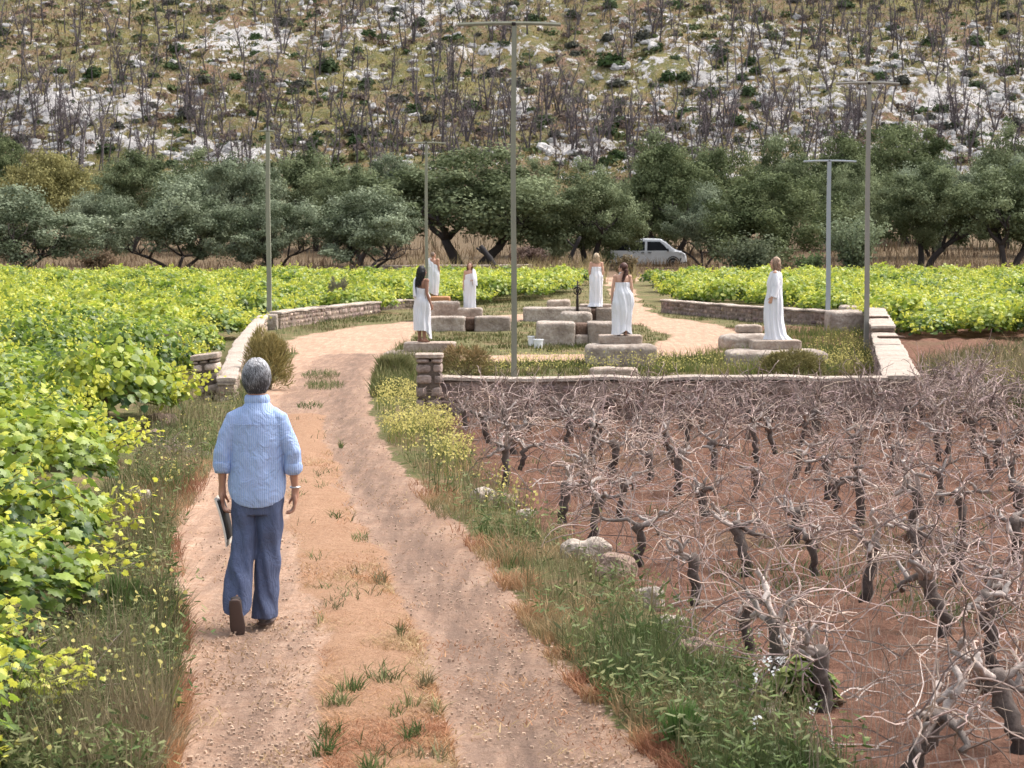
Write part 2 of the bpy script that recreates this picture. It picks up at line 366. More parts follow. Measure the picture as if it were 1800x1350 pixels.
def mk_ground_mat():
    m = Mat("ground_cover"); P = m.n("ShaderNodeNewGeometry").outputs['Position']
    s1 = m.n("ShaderNodeSeparateColor"); m.l(m.attr("g1").outputs['Color'], s1.inputs[0])
    s2 = m.n("ShaderNodeSeparateColor"); m.l(m.attr("g2").outputs['Color'], s2.inputs[0])
    n1 = m.noise(1.1, 6, .6, P); n2 = m.noise(9, 6, .7, P, .5); n3 = m.noise(55, 5, .75, P); n4 = m.noise(.35, 4, .6, P)
    grass = m.mix(m.ramp(n2, [(.38, (0,0,0)), (.62, (1,1,1))]), (.10,.115,.04), (.20,.165,.085))
    grass = m.mix(m.ramp(n1, [(.50, (0,0,0)), (.68, (1,1,1))]), grass, (.25,.165,.10))
    dry = m.mix(n2, (.29,.155,.09), (.47,.29,.18)); dry = m.mix(cl0(m, s2.outputs[1]), m.mix(n2, (.105,.07,.045), (.17,.12,.08)), dry)  # dry floor under the olives: brown, darkened with tree shade in its colour
    dirt = m.mix(m.ramp(n1, [(.35, (0,0,0)), (.65, (1,1,1))]), (.50,.325,.228), (.64,.445,.325))
    dirt = m.mix(m.ramp(n2, [(.36, (1,1,1)), (.56, (0,0,0))]), dirt, (.45,.27,.175))
    mp = m.n('ShaderNodeMapping'); mp.inputs['Scale'].default_value = (9, .9, 1); mp.inputs['Rotation'].default_value = (0, 0, .12); m.l(P, mp.inputs[0]); wv = m.noise(1.0, 5, .65, mp.outputs[0])
    dirt = m.mix(m.ramp(wv, [(.42, (.55,.55,.55)), (.60, (0,0,0))]), dirt, (.33,.215,.155))
    rutf = m.math('MULTIPLY', s2.outputs[0], m.ramp(wv, [(.3, (1,1,1)), (.7, (.55,.55,.55))]))
    dirt = m.mix(m.math('MULTIPLY', rutf, .95, True), dirt, (.175,.12,.093))
    soil = m.mix(m.ramp(n2, [(.35, (0,0,0)), (.65, (1,1,1))]), (.13,.062,.042), (.235,.13,.09))
    soil = m.mix(m.ramp(n4, [(.55, (0,0,0)), (.75, (.5,.5,.5))]), soil, (.12,.12,.06))
    def thr(a, w=.9):   # break the edge of a mask with noise
        return m.math('MULTIPLY', m.math('ADD', m.math('SUBTRACT', a, .5), m.math('MULTIPLY', m.math('SUBTRACT', n2, .5), w)), 5.0)
    def cl(x): return m.math('ADD', x, .5, True)
    c = m.mix(cl(thr(s1.outputs[1])), grass, soil)
    c = m.mix(cl(thr(s1.outputs[0], 1.3)), c, dirt)
    c = m.mix(m.math('MULTIPLY', cl(thr(s1.outputs[2], 1.5)), .85), c, dry)
    c = m.mix(1.0, c, m.ramp(n3, [(.25, (.62,.6,.58)), (.5, (1,1,1)), (.75, (1.28,1.26,1.22))]), 'MULTIPLY')
    vr = m.n("ShaderNodeTexVoronoi"); vr.inputs['Scale'].default_value = 38; m.l(P, vr.inputs['Vector'])
    peb = m.ramp(vr.outputs['Distance'], [(.10, (1,1,1)), (.2, (0,0,0))])
    pm = m.math('MULTIPLY', peb, m.ramp(m.noise(7, 3, .6, P), [(.50, (0,0,0)), (.62, (.8,.8,.8))]))
    c = m.mix(m.math('MULTIPLY', pm, .35), c, (.62,.50,.41))
    h = m.math('ADD', m.math('MULTIPLY', n2, 1.0), m.math('ADD', m.math('MULTIPLY', n3, .5), m.math('MULTIPLY', pm, .35)))
    return m.bsdf(c, .97, bump=h, bstr=.9, bdist=.05, spec=.1)
def mk_hill_mat():
    m = Mat("burnt_hillside"); P = m.n("ShaderNodeNewGeometry").outputs['Position']
    s2 = m.n("ShaderNodeSeparateColor"); m.l(m.attr("g2").outputs['Color'], s2.inputs[0])
    mp = m.n("ShaderNodeMapping"); mp.inputs['Scale'].default_value = (1, .55, 1.0); m.l(P, mp.inputs[0]); Q = mp.outputs[0]
    n1 = m.noise(.10, 5, .6, Q); n2 = m.noise(.75, 6, .7, Q, .6); n3 = m.noise(3.2, 5, .7, Q)
    gr = m.mix(m.ramp(n1, [(.40, (0,0,0)), (.60, (1,1,1))]), (.25,.21,.075), (.26,.155,.10))
    gr = m.mix(m.ramp(n2, [(.42, (0,0,0)), (.60, (1,1,1))]), gr, (.15,.16,.065))
    gr = m.mix(m.ramp(n3, [(.52, (0,0,0)), (.70, (1,1,1))]), gr, (.36,.29,.24))
    rk = m.noise(.62, 9, .72, Q, .35)
    f = m.math('ADD', m.math('MULTIPLY', s2.outputs[2], .36), rk)
    fr = m.ramp(f, [(.665, (0,0,0)), (.70, (1,1,1))])
    rock = m.ramp(n3, [(.3, (.36,.33,.31)), (.5, (.60,.57,.55)), (.7, (.74,.71,.69))])
    c = m.mix(fr, gr, rock)
    h = m.math('ADD', n3, m.math('MULTIPLY', rk, 2.5))
    return m.bsdf(c, .95, bump=h, bstr=1.0, bdist=.5, spec=.1)
M_GROUND = mk_ground_mat(); M_HILL = mk_hill_mat()
build_ground()

def gz(x, y): return float(terrain(np.array([x]), np.array([y]))[0])
# ================================================================== WALLS AND STONES
def masonry(mb, p0, p1, h0, h1, thick, seed, course=.16, tint=(.24,.18,.15), cap=.0):
    """both faces and ends of a rubble wall from p0 to p1 (ground points)"""
    rg = np.random.default_rng(seed); p0, p1 = np.array(p0, float), np.array(p1, float); L = np.linalg.norm(p1-p0); d = (p1-p0)/L; nrm = np.array((-d[1], d[0])); ang = math.atan2(d[1], d[0])
    z0, z1 = gz(*p0), gz(*p1); zz = -.08; hm = max(h0, h1)
    tk = thick*.5-.022; mb.add(*loft([[(q_[0]+nrm[0]*a_, q_[1]+nrm[1]*a_, zq-.1+b_) for a_, b_ in ((-tk, 0), (-tk, hq), (tk, hq), (tk, 0))] for q_, zq, hq in ((p0+d*.03, z0, h0+.09), (p1-d*.03, z1, h1+.09))]), np.array(tint)*1.05)
    while zz < hm - .02:
        ch = min(course*rg.uniform(.55, 1.35), hm-zz + .02); t = -rg.uniform(0, .1)
        while t < L:
            l = rg.uniform(.08, .34); t1 = min(t+l, L)
            if L - t1 < .1: t1 = L
            ta = max(t, 0.0)
            if t1-ta > .04:
                tm = (ta+t1)/2; top = h0 + (h1-h0)*tm/L; zb = z0+(z1-z0)*tm/L
                if zz + ch*.4 < top:
                    cc = min(ch, top-zz)
                    c = np.array(tint)*rg.uniform(.6, 1.7)*np.array((1, rg.uniform(.92, 1.04), rg.uniform(.88, 1.05)))
                    if rg.random() < .12: c = c*1.5
                    V, T = stone((t1-ta-.004, thick + rg.uniform(-.03, .05), (cc-.004)*rg.uniform(.86, 1.1)), 3.6, .09, 3, int(rg.integers(999)), 5)
                    V = rotz(V, ang); q = p0 + d*tm; V = V + np.array((q[0], q[1], zb+zz+cc/2)); mb.add(V, T, c)
            t = t1
            if t1 >= L: break
        zz += ch
def coping(name, p0, p1, h0, h1, thick, parent, seed=1, th=.05, step=.55, over=.02, mat=None):
    rg = np.random.default_rng(seed); p0, p1 = np.array(p0, float), np.array(p1, float); L = np.linalg.norm(p1-p0); d = (p1-p0)/L; nr = np.array((-d[1], d[0]))
    m = max(3, int(L/.12)); rings = []
    for q in range(m+1):
        t = q/m; c = p0+(p1-p0)*t; z = gz(*p0)+(gz(*p1)-gz(*p0))*t + h0+(h1-h0)*t + .018*float(noise3(t*L*1.7, seed, 0, 5)); o = thick/2+over + .015*float(noise3(t*L*2.3, seed, 3, 6))
        prof = [(-o, 0), (-o, th*.8), (-o*.85, th), (-.3*o, th*1.15), (.3*o, th*1.15), (o*.85, th), (o, th*.8), (o, 0)]
        rings.append([(c[0]+nr[0]*a, c[1]+nr[1]*a, z+b + .006*float(noise3(t*L*9, a*9, b*9, 4))) for a, b in prof])
    V, T = loft(rings); mb = MB().add(V, T); return mb.build(name, mat or M_CAP, parent)
def wall(name, label, pts, hs, thick, seed, tint=(.24,.18,.15), group=None, cap=True, th=.05):
    c0 = pts[0]; root = thing(name, label, "stone wall", (c0[0], c0[1], gz(*c0)), 0, group)
    mb = MB(); off = np.array((c0[0], c0[1], gz(*c0)))
    for k in range(len(pts)-1): masonry(mb, pts[k], pts[k+1], hs[k], hs[k+1], thick, seed+k, tint=tint)
    V, T, C = mb.arrays(); mesh("masonry", V-off, T, M_MASON, root, C)
    if cap:
        for k in range(len(pts)-1):
            o = coping("coping", pts[k], pts[k+1], hs[k], hs[k+1], thick, root, seed+k, th)
            co = np.empty(len(o.data.vertices)*3, np.float32); o.data.vertices.foreach_get('co', co); o.data.vertices.foreach_set('co', (co.reshape(-1, 3)-off).ravel().astype(np.float32))
    return root
def g2(px, py): return np.array([float(v) for v in ground(px, py)])
FW0 = g2(762, 735); FW1 = g2(1612, 735); FY = float(FW0[1]); FW1[1] = FY
wall("enclosure_wall", "long straight low stone wall with pale mortar top behind the bare vines", [(FW0[0], FY), (FW1[0]-.44, FY)], [.52, .53], .32, 10)
RW1 = g2(1537, 585)
# right wall, in two stepped runs, with slabs across it
rn = (FW1 + np.array((-.235, .02))); rm = rn + (RW1-rn)*.47
wall("enclosure_wall", "broad pale slab-topped wall running back from the end of the long wall, nearest run", [(rn[0], rn[1]-.14), (rm[0], rm[1])], [.52, .56], .46, 20)
wall("enclosure_wall", "broad pale wall run ending at the vine leaves, behind the stepped joint", [(rm[0]+.0, rm[1]+.06), (RW1[0], RW1[1])], [.70, .66], .46, 23)
# back right wall
B = [g2(1470, 574), g2(1330, 566), g2(1170, 552)]
wall("enclosure_wall", "low rough stone wall along the vine rows behind the side viewed woman in the long gown", [tuple(p) for p in B], [.42, .42, .40], .4, 30, (.25,.19,.16))
wall("enclosure_wall", "low stone wall with pale top between the leafy vines and the curve of the track", [tuple(g2(482, 578)), tuple(g2(560, 566)), tuple(g2(660, 553))], [.44, .42, .36], .4, 33, (.26,.20,.165))
wall("enclosure_wall", "short overgrown stretch of low wall behind the woman with long black hair", [tuple(g2(664, 549)), tuple(g2(735, 545))], [.30, .26], .35, 36, (.2,.16,.12))
LWp = [g2(398, 706), g2(425, 636), g2(462, 588)]
wall("enclosure_wall", "pale sloping wall of broken slabs beside the track, next to the olive brown bush", [tuple(LWp[0]), tuple(LWp[1]), tuple(LWp[2])], [.30, .38, .46], .26, 38, (.36,.29,.24))
def pier(name, label, px, pyb, wpx, hpx, depth, seed, tilt=0.0, capw=1.06, tint=(.27,.21,.18), caph=.06):
    x, y = g2(px, pyb); s = (pyb-433)/2.35; W = wpx/s; H = hpx/s
    root = thing(name, label, "stone pillar", (x, y + depth/2, gz(x, y)), 0); root.rotation_euler = (0, tilt, 0)
    rg = np.random.default_rng(seed); mb = MB(); z = -.1
    V, T = stone((W*.9, depth*.9, H-caph), 12, .01, 2, 3, 3); mb.add(V + np.array((0, 0, (H-caph)/2-.02)), T, (.13,.10,.08))
    while z < H-caph-.02:
        ch = min(rg.uniform(.10, .19), H-caph-z)
        t = -W/2
        while t < W/2-.03:
            l = rg.uniform(.1, .24); t1 = W/2 if W/2-t-l < .08 else t+l
            c = np.array(tint)*rg.uniform(.65, 1.6)
            V, T = stone((t1-t-.012, depth, ch-.012), 4.5, .06, 3, int(rg.integers(999)), 5); mb.add(V + np.array(((t+t1)/2, rg.uniform(-.01, .01), z+ch/2)), T, c); t = t1
        z += ch
    mb.build("masonry", M_MASON, root)
    V, T = stone((W*capw, depth*capw, caph), 10, .04, 3, seed, 10); MB().add(V + np.array((0, 0, H-caph/2)), T).build("cap_stone", M_SLAB, root)
    return root
pier("gate_pier", "squat rubble gate pillar with flat pale cap at the end of the long low wall", 754, 738, 47, 116, .42, 71)
pier("gate_pier", "leaning broken gate pillar beside the track with tilted cap stone", 368, 702, 46, 80, .5, 72, R(-7), 1.08, (.36,.29,.24), .09)
def slabrock(name, label, x0, x1, yt, yb, depth, seed, mat=None, zb=None, p=9, amp=.03, cat="stone block", group=None, n=20, s=None, rz=0.0, ygap=0.0, notch=None, freq=3):
    """a stone whose front face meets the ground at pixel row yb; stacked ones give s and zb"""
    if s is None: s = (yb-433)/2.35
    Y = FPX/s; X = ((x0+x1)/2-900)/s; W = (x1-x0)/s; H = (yb-yt)/s
    z0 = (2.35-(yb-433)/s) if zb is None else zb
    sink = .05 if zb is None else 0.0
    if notch:
        # a block with a dark recess between two cheeks
        root = thing(name, label, cat, (X, Y+ygap+depth/2, z0), rz, group)
        a = (notch[0]-(x0+x1)/2)/s; b = (notch[1]-(x0+x1)/2)/s; nb = (yb-notch[2])/s
        V, T = stone((a+W/2, depth, H+sink), p, amp, freq, seed, n); MB().add(V + np.array(((a-W/2)/2, 0, (H-sink)/2)), T).build("cheek_stone", mat or M_STONE, root, True)
        V, T = stone((W/2-b, depth, H+sink), p, amp, freq, seed+1, n); MB().add(V + np.array(((b+W/2)/2, 0, (H-sink)/2)), T).build("cheek_stone", mat or M_STONE, root, True)
        V, T = stone((b-a+.05, depth*.8, H-.03), 12, amp*.5, freq, seed+2, 6); MB().add(V + np.array(((a+b)/2, .06, (H-.03)/2)), T).build("recess_panel", M_NOTCH, root, True)
        if nb > .05:
            V, T = stone((b-a+.04, depth*.95, nb), 12, amp, freq, seed+3, 6); MB().add(V + np.array(((a+b)/2, -.005, nb/2)), T).build("sill_stone", mat or M_STONE, root, True)
        return root
    V, T = stone((W, depth, H+sink), p, amp, freq, seed, n)
    o = MB().add(V + np.array((0, 0, (H-sink)/2)), T).build(name, mat or M_STONE, None, True)
    o.location = (X, Y+ygap+depth/2, z0); o.rotation_euler = (0, 0, rz)
    return tag(o, label, cat, group)
def sof(yb): return (yb-433)/2.35
# women's pedestals: (base stone, top slab); top z kept for the figures
slabrock("base_stone", "rough grey drum stone under the slab of the woman with the dark ponytail", 1031, 1157, 607, 644, 1.25, 5, p=7, amp=.03)
ZE = .37/89.8*0 + (644-607)/sof(644)
slabrock("pedestal_slab", "smooth square edged slab under the feet of the woman with the dark ponytail", 1055, 1131, 593, 608, .8, 6, M_SLAB, zb=ZE-.012, s=sof(641), p=14, amp=.012, ygap=.2)
slabrock("base_stone", "wide flat rough stone half hidden by a bush under the long gown woman's slab", 1284, 1462, 618, 648, 1.5, 7, p=7, amp=.03)
ZF = (648-618)/sof(648)
slabrock("pedestal_slab", "long pale slab under the feet of the woman in the long gown", 1327, 1414, 602, 619, .8, 8, M_SLAB, zb=ZF-.012, s=sof(645), p=14, amp=.012, ygap=.25)
slabrock("base_stone", "round weathered stone beside the long gown woman's pedestal", 1270, 1362, 588, 616, 1.2, 9, p=4, amp=.05)
slabrock("small_stone", "small stone lying on the round weathered stone", 1296, 1342, 574, 589, .5, 12, M_SLAB, zb=(616-588)/sof(616)-.012, s=sof(613), p=5, amp=.05, ygap=.1)
slabrock("base_stone", "low pale stone edge showing in the weeds behind the gate pillar", 672, 800, 619, 635, 1.1, 13, M_SLAB, p=6, amp=.04)
ZA = (635-619)/sof(635)
slabrock("pedestal_slab", "broad pale slab under the bare feet of the woman with long black hair", 708, 800, 603, 620, .85, 14, M_SLAB, zb=ZA-.012, s=sof(635), p=14, amp=.015, ygap=.12)
slabrock("kerb_stone", "flat pale stone just behind the long low wall", 1038, 1122, 647, 668, .5, 15, M_SLAB, p=6, amp=.05)
slabrock("trough_block", "long stone trough block split by a dark square recess", 944, 1112, 567, 608, 1.3, 16, p=16, amp=.022, notch=(1012, 1034, 588))
slabrock("well_stone", "small rounded stone block carrying the iron hand pump", 985, 1042, 548, 588, .8, 17, p=6, amp=.03, s=sof(588), zb=.0, ygap=.2)
slabrock("trough_block", "wide platform block under the feet of the blond woman", 920, 1078, 541, 566, 1.5, 18, p=16, amp=.022, notch=(1040, 1048, 563))
slabrock("pedestal_slab", "thin pale slab leaning across the gap of the wide platform block", 1020, 1076, 540, 546, 1.0, 19, M_SLAB, zb=(566-541)/sof(566)-.015, s=sof(565), p=10, amp=.02, ygap=.1)
slabrock("stone_block", "small flat topped block behind the wide platform block", 961, 1003, 527, 552, .8, 20, M_SLAB, p=8, amp=.03)
slabrock("curved_bench", "low curved stone bench block with a dark square recess behind the black haired woman", 748, 898, 557, 582, 1.2, 21, p=14, amp=.035, notch=(818, 834, 581), freq=3)
slabrock("stone_block", "tall weathered block behind the low curved bench", 728, 808, 530, 566, 1.1, 22, p=14, amp=.025, s=sof(566), zb=.0)
slabrock("stone_block", "square block under the feet of the auburn haired woman", 801, 848, 541, 566, .9, 23, M_STONE, p=10, amp=.02, s=sof(566), zb=.0)
slabrock("stone_block", "big square weathered block at the corner by the pale concrete pole", 1460, 1527, 546, 586, 1.3, 24, p=8, amp=.03)
slabrock("stone_block", "long flat stone resting behind the big square corner block", 1480, 1552, 537, 566, .8, 25, M_SLAB, p=8, amp=.04)
slabrock("cross_slab", "thin slab lying across the stepped joint of the broad pale wall", 1547, 1592, 607, 611, .3, 26, M_NOTCH, zb=.71, s=sof(665), p=10, amp=.02)
slabrock("cross_slab", "thin dark slab across the far end of the broad pale wall", 1530, 1563, 566, 570, .3, 27, M_NOTCH, zb=.74, s=sof(618), p=10, amp=.02)
slabrock("corner_post_stone", "short upright stone at the corner where the mossy pole stands", 463, 487, 552, 580, .4, 28, p=8, amp=.04)
# wooden slab under the bald man
slabrock("wooden_plinth", "orange brown wooden plinth under the bald man", 755, 791, 521, 546, .8, 29, None, p=14, amp=.01)
SC.objects["wooden_plinth"].data.materials[0] = (lambda m: m.bsdf(m.mix(m.noise(4, 5, .6, m.coord()), (.28,.12,.05), (.48,.25,.12)), .8))(Mat("orange_wood"))
# wall end beyond, rubble and a low roadside wall far off
wall("roadside_wall", "long low pale wall beyond the vines under the big forked olive tree", [tuple(at(600, 470, 112)[:2]), tuple(at(760, 470, 113)[:2]), tuple(at(935, 470, 115)[:2])], [.42, .45, .40], .5, 50, (.42,.36,.31), th=.07)
def field_rock(label, px, py, w, h, seed, dark=False, d=None):
    x, y = g2(px, py); s = sof(py); W, H = w/s*1.1, h/s*1.0
    V, T = stone((W, d or W*.7, H*1.3), 3.2, .13, 4, seed, 12); c = (.44,.37,.31) if not dark else (.27,.19,.15)
    o = MB().add(V + np.array((0, 0, H*.35)), T, c).build("field_rock", M_ROCK0, None); o.location = (x, y, gz(x, y)); o.rotation_euler = (0, 0, seed*1.3)
    return tag(o, label, "rock", "rocks along the track verges")
for q, a in enumerate([
 ("tan rock under vine leaves with dead twigs on it", 108, 1095, 60, 34, 1), ("small pinkish rock beside the twig covered rock", 160, 1080, 42, 22, 1),
 ("pale rock lying at the foot of the vine leaves", 245, 880, 46, 20, 0), ("flat pale rock in the grass near the pale foot rock", 215, 1005, 50, 18, 0),
 ("dark rounded rock in the weeds below the broken pillar", 285, 752, 48, 26, 1), ("dark flat rock next to the rounded dark rock", 265, 775, 36, 20, 1),
 ("whitish hollowed rock in the green grass of the field edge", 1030, 985, 78, 36, 0), ("large tan rock behind the whitish hollowed rock", 1085, 1020, 86, 44, 1),
 ("small brown rock behind the large tan rock", 1140, 1065, 48, 34, 0), ("pale rock row piece nearest the yellow flowers", 850, 880, 40, 22, 0),
 ("grey rock next to the pale one near the yellow flowers", 890, 892, 44, 22, 1), ("small pale rock beneath thin grass by the row of rocks", 925, 912, 30, 16, 0),
 ("white pointed rock among white flowering weeds", 1352, 1275, 44, 34, 0), ("grey rock half sunk among the dry stems at the field edge", 1225, 1150, 60, 26, 1),
 ("small tan rock on the field edge between grass tufts", 1290, 1215, 40, 20, 1), ("tan rock by a fallen vine trunk", 1185, 1105, 46, 24, 0),
 ("low dusty rock sunk in the dry grass of the vineyard edge", 62, 1180, 44, 22, 1)]):
    field_rock(a[0], a[1], a[2], a[3], a[4], 40+q, bool(a[5]))
# ================================================================== POLES, PUMP, BUCKET
def mk_pole_mat(name, a, b):
    m = Mat(name); c = m.coord(); mp = m.n("ShaderNodeMapping"); mp.inputs['Scale'].default_value = (14, 14, .9); m.l(c, mp.inputs[0]); n = m.noise(1, 5, .6, mp.outputs[0])
    return m.bsdf(m.mix(n, a, b), .9, bump=n, bstr=.3, bdist=.01)
MP1 = mk_pole_mat("mossy_pole", (.16,.175,.13), (.32,.31,.24)); MP2 = mk_pole_mat("pale_pole", (.27,.30,.33), (.38,.41,.44)); MP3 = mk_pole_mat("grey_pole", (.21,.205,.18), (.32,.30,.26))
M_IRON = Mat("rusty_iron").bsdf((.035,.026,.024), .7, metal=.3)
def pole(label, px, pyb, pyt, wpx, mat, bl, br, sq=True, yaw=0.0):
    s = sof(pyb); X = (px-900)/s; Y = FPX/s; H = 2.35 + (433-pyt)/s; r = wpx/s/2
    root = thing("lamp_pole", label, "pole", (X, Y, gz(X, Y)), yaw, "tall T-topped poles")
    n = 4 if sq else 8
    zs = np.linspace(-.2, H, 9); k = 1.25
    V, T = tube([(.012*math.sin(z*1.3), 0, z) for z in zs], np.linspace(r*1.12, r*.92, 9)*(1.3 if sq else 1), n if not sq else 4)
    if sq: V = rotz(V, math.pi/4)
    MB().add(V, T).build("post", mat, root, not sq)
    L, Rr = (px-bl)/s, (br-px)/s
    V, T = tube([(-L, 0, H-.0), (-L*.5, 0, H+.02), (0, 0, H+.025), (Rr*.5, 0, H+.02), (Rr, 0, H)], .033, 6); mb = MB().add(V, T)
    mb.build("crossbar", mat, root)
    V, T = stone((.07, .09, .06), 6, .02, 2, 3, 3); MB().add(V + np.array((0, 0, H+.01)), T).build("clamp", M_IRON, root)
    return root
pole("tall mossy grey pole nearest the long low wall, its T top against the hill", 903, 691, 48, 10, MP1, 805, 985)
pole("slim mossy pole by the low wall beside the leafy vines with a short T top", 473, 576, 233, 8, MP1, 458, 486)
pole("slim greenish pole rising behind the bald man and the black haired woman", 750, 553, 256, 5.5, MP1, 716, 784)
pole("pale bluish grey concrete pole standing before the square corner block", 1455, 572, 285, 7.5, MP2, 1410, 1502)
pole("tall thin greenish pole inside the broad pale wall", 1523, 622, 150, 8, MP3, 1465, 1576)
def pump():
    s = sof(588); X = (1016-900)/s; Y = FPX/s + .55; zb = (588-548)/s - .01
    root = thing("hand_pump", "rusty iron hand pump with a small wheel on the rounded stone block", "pump", (X, Y, zb))
    V, T = tube([(0, 0, -.02), (0, 0, .3), (.005, 0, .84)], [.045, .035, .018], 8); MB().add(V, T).build("shaft", M_IRON, root, True)
    V, T = tube([(0, 0, -.015), (0, 0, .02)], [.10, .09], 10); MB().add(V, T).build("foot_plate", M_IRON, root)
    mb = MB(); a = np.linspace(0, 2*math.pi, 17); V, T = tube([(.10*math.cos(t), -.02, .56+.10*math.sin(t)) for t in a], .016, 5); mb.add(V, T)
    for t in (0, .785, 1.57, 2.356): mb.add(*tube([(.10*math.cos(t), -.02, .56+.10*math.sin(t)), (-.10*math.cos(t), -.02, .56-.10*math.sin(t))], .010, 5))
    mb.add(*ell((0, -.03, .56), (.04, .03, .04))); mb.build("wheel", M_IRON, root, True)
    V, T = tube([(0, -.02, .56), (.10, -.06, .62), (.16, -.1, .6)], [.012, .012, .014], 6); MB().add(V, T).build("handle", M_IRON, root, True)
pump()
def bucket():
    M = Mat("white_plastic").bsdf((.78,.79,.80), .4)
    for k, (px, py, w, h, lab) in enumerate(((946, 611, 17, 16, "white plastic bucket nearest the pole, in front of the trough block"), (934, 607, 13, 17, "white plastic tub just behind the white bucket by the trough block"))):
        s = sof(py); X = (px-900)/s; Y = FPX/s - (.25 if k == 0 else .1); r = w/s/2; H = h/s
        root = thing("bucket", lab, "bucket", (X, Y, gz(X, Y)), 0, "white buckets by the well")
        a = [(0, 0, 0.0), (0, 0, H), (0, 0, H), (0, 0, .03)]; V, T = tube(a, [r*.82, r, r*.93, r*.76], 16, False); 
        mb = MB(); rr = np.array([r*.82, r, r*.94, r*.77]); zz = [0, H, H, .03]; an = np.linspace(0, 2*np.pi, 20, endpoint=False)
        V, T = loft([[(q*math.cos(t), q*math.sin(t), z) for t in an] for q, z in zip(rr, zz)]); mb.add(V, T).build("pail", M, root)
        V, T = tube([(r*1.02*math.cos(t), r*1.02*math.sin(t), H-.02) for t in np.linspace(0, 2*np.pi, 21)], .010, 5); MB().add(V, T).build("rim", M, root)
bucket()
# ================================================================== PLANTS
def lerp(a, b, t): return a + (b-a)*t
def col_mix(a, b, t):
    a, b = np.array(a), np.array(b); return a[None]*(1-t[:, None]) + b[None]*t[:, None]
LOWC, MIDC, TOPC = (.045,.10,.022), (.25,.34,.042), (.64,.63,.09)  # yellow young growth on top, plus highlights and gap shade put into the tints
def vine_leaves(rng, n, Rr, H, lod, size):
    """domed bush of grape leaves with shoots standing out of it"""
    nsh = 26 if lod == 0 else 18
    Ps, Ns, Ss, Ts = [], [], [], []
    n1 = int(n*.55); tv_ = rng.uniform(-.22, .16)
    a = rng.uniform(0, 2*np.pi, n1); rr = Rr*np.sqrt(rng.uniform(0, 1, n1)); lump = 1 + .22*noise3(np.cos(a)*1.7, np.sin(a)*1.7, 0, int(rng.integers(99)))
    rr = rr*lump; top = H*.80*np.sqrt(np.clip(1-(rr/(Rr*1.18*lump))**2.2, 0, 1)) + .05*rng.normal(size=n1)
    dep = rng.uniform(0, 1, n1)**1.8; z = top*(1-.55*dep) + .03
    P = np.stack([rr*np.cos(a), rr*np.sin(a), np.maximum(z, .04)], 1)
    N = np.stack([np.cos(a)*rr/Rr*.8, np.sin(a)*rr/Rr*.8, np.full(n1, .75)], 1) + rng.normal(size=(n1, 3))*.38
    Ps.append(P); Ns.append(N); Ss.append(size*rng.uniform(.7, 1.25, n1)); Ts.append(np.clip(.42-.46*dep+rng.normal(size=n1)*.15 + .12*(z/H) + tv_, 0, 1))  # leaves deeper in the bush go darker: shade put into their colour
    m = (n-n1)//nsh; shoots = []
    for q in range(nsh):
        a0 = rng.uniform(0, 2*np.pi); r0 = Rr*math.sqrt(rng.uniform(.0, .85)); b = np.array((r0*math.cos(a0), r0*math.sin(a0), H*.45*(1-(r0/Rr)**2*.6)))
        L = rng.uniform(.35, .62)*(1.0 if lod < 2 else 1.15); dr = np.array((math.cos(a0)*.9*r0/Rr, math.sin(a0)*.9*r0/Rr, 1.0)) + rng.normal(size=3)*.22; dr /= np.linalg.norm(dr)
        t = np.linspace(.12, 1, max(m, 3)); cur = b + dr*(t*L)[:, None] + np.array((math.cos(a0), math.sin(a0), -.55))*(.20*t**2)[:, None]
        shoots.append(np.vstack([b, cur])); k = len(t)
        off = rng.normal(size=(k, 3))*.045
        Ps.append(cur+off); Ns.append(np.stack([off[:, 0]*9, off[:, 1]*9, np.full(k, .55)], 1)+rng.normal(size=(k, 3))*.5)
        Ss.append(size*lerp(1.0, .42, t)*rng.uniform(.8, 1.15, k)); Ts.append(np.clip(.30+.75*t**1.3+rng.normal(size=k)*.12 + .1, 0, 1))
    return np.vstack(Ps), np.vstack(Ns), np.concatenate(Ss), np.concatenate(Ts), shoots
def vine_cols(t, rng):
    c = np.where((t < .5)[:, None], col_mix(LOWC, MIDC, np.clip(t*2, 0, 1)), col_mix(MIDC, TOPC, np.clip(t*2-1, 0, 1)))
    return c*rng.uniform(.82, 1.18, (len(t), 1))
def vine_proto(seed, lod):
    rng = np.random.default_rng(seed); Rr = rng.uniform(.80, .94); H = rng.uniform(.95, 1.12)
    n = (1900, 1700, 1050)[lod]; size = (.105, .113, .142)[lod]; tv, tt = ((GL, GT), (ML, MT), (QL, QT))[lod]
    P, N, S, t, sh = vine_leaves(rng, n, Rr, H, lod, size)
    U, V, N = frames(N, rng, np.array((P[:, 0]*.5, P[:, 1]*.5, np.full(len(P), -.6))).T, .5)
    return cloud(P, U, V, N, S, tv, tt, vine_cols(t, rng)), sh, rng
def make_vine(seed, lod):
    (V, T, C), sh, rng = vine_proto(seed, lod)
    root = thing("leafy_grapevine", "tmp", "grapevine")
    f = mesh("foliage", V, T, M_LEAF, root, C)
    ch = [f]
    if lod < 2:
        mb = MB(); mb.add(*tube([(0, 0, -.1), (.03, .02, .15), (-.02, 0, .32), (.05, .03, .45)], [.06, .05, .05, .04], 7), (.12,.085,.06))
        for s_ in sh: mb.add(*tube(np.vstack([[0, 0, .38], s_]), np.linspace(.010, .004, len(s_)+1), 4), (.20,.20,.07))
        ch.append(mb.build("stem", M_CANE, root))
    return root, ch
RV = random.Random(5)
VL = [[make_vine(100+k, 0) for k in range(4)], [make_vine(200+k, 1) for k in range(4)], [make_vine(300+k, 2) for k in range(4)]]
used = set()
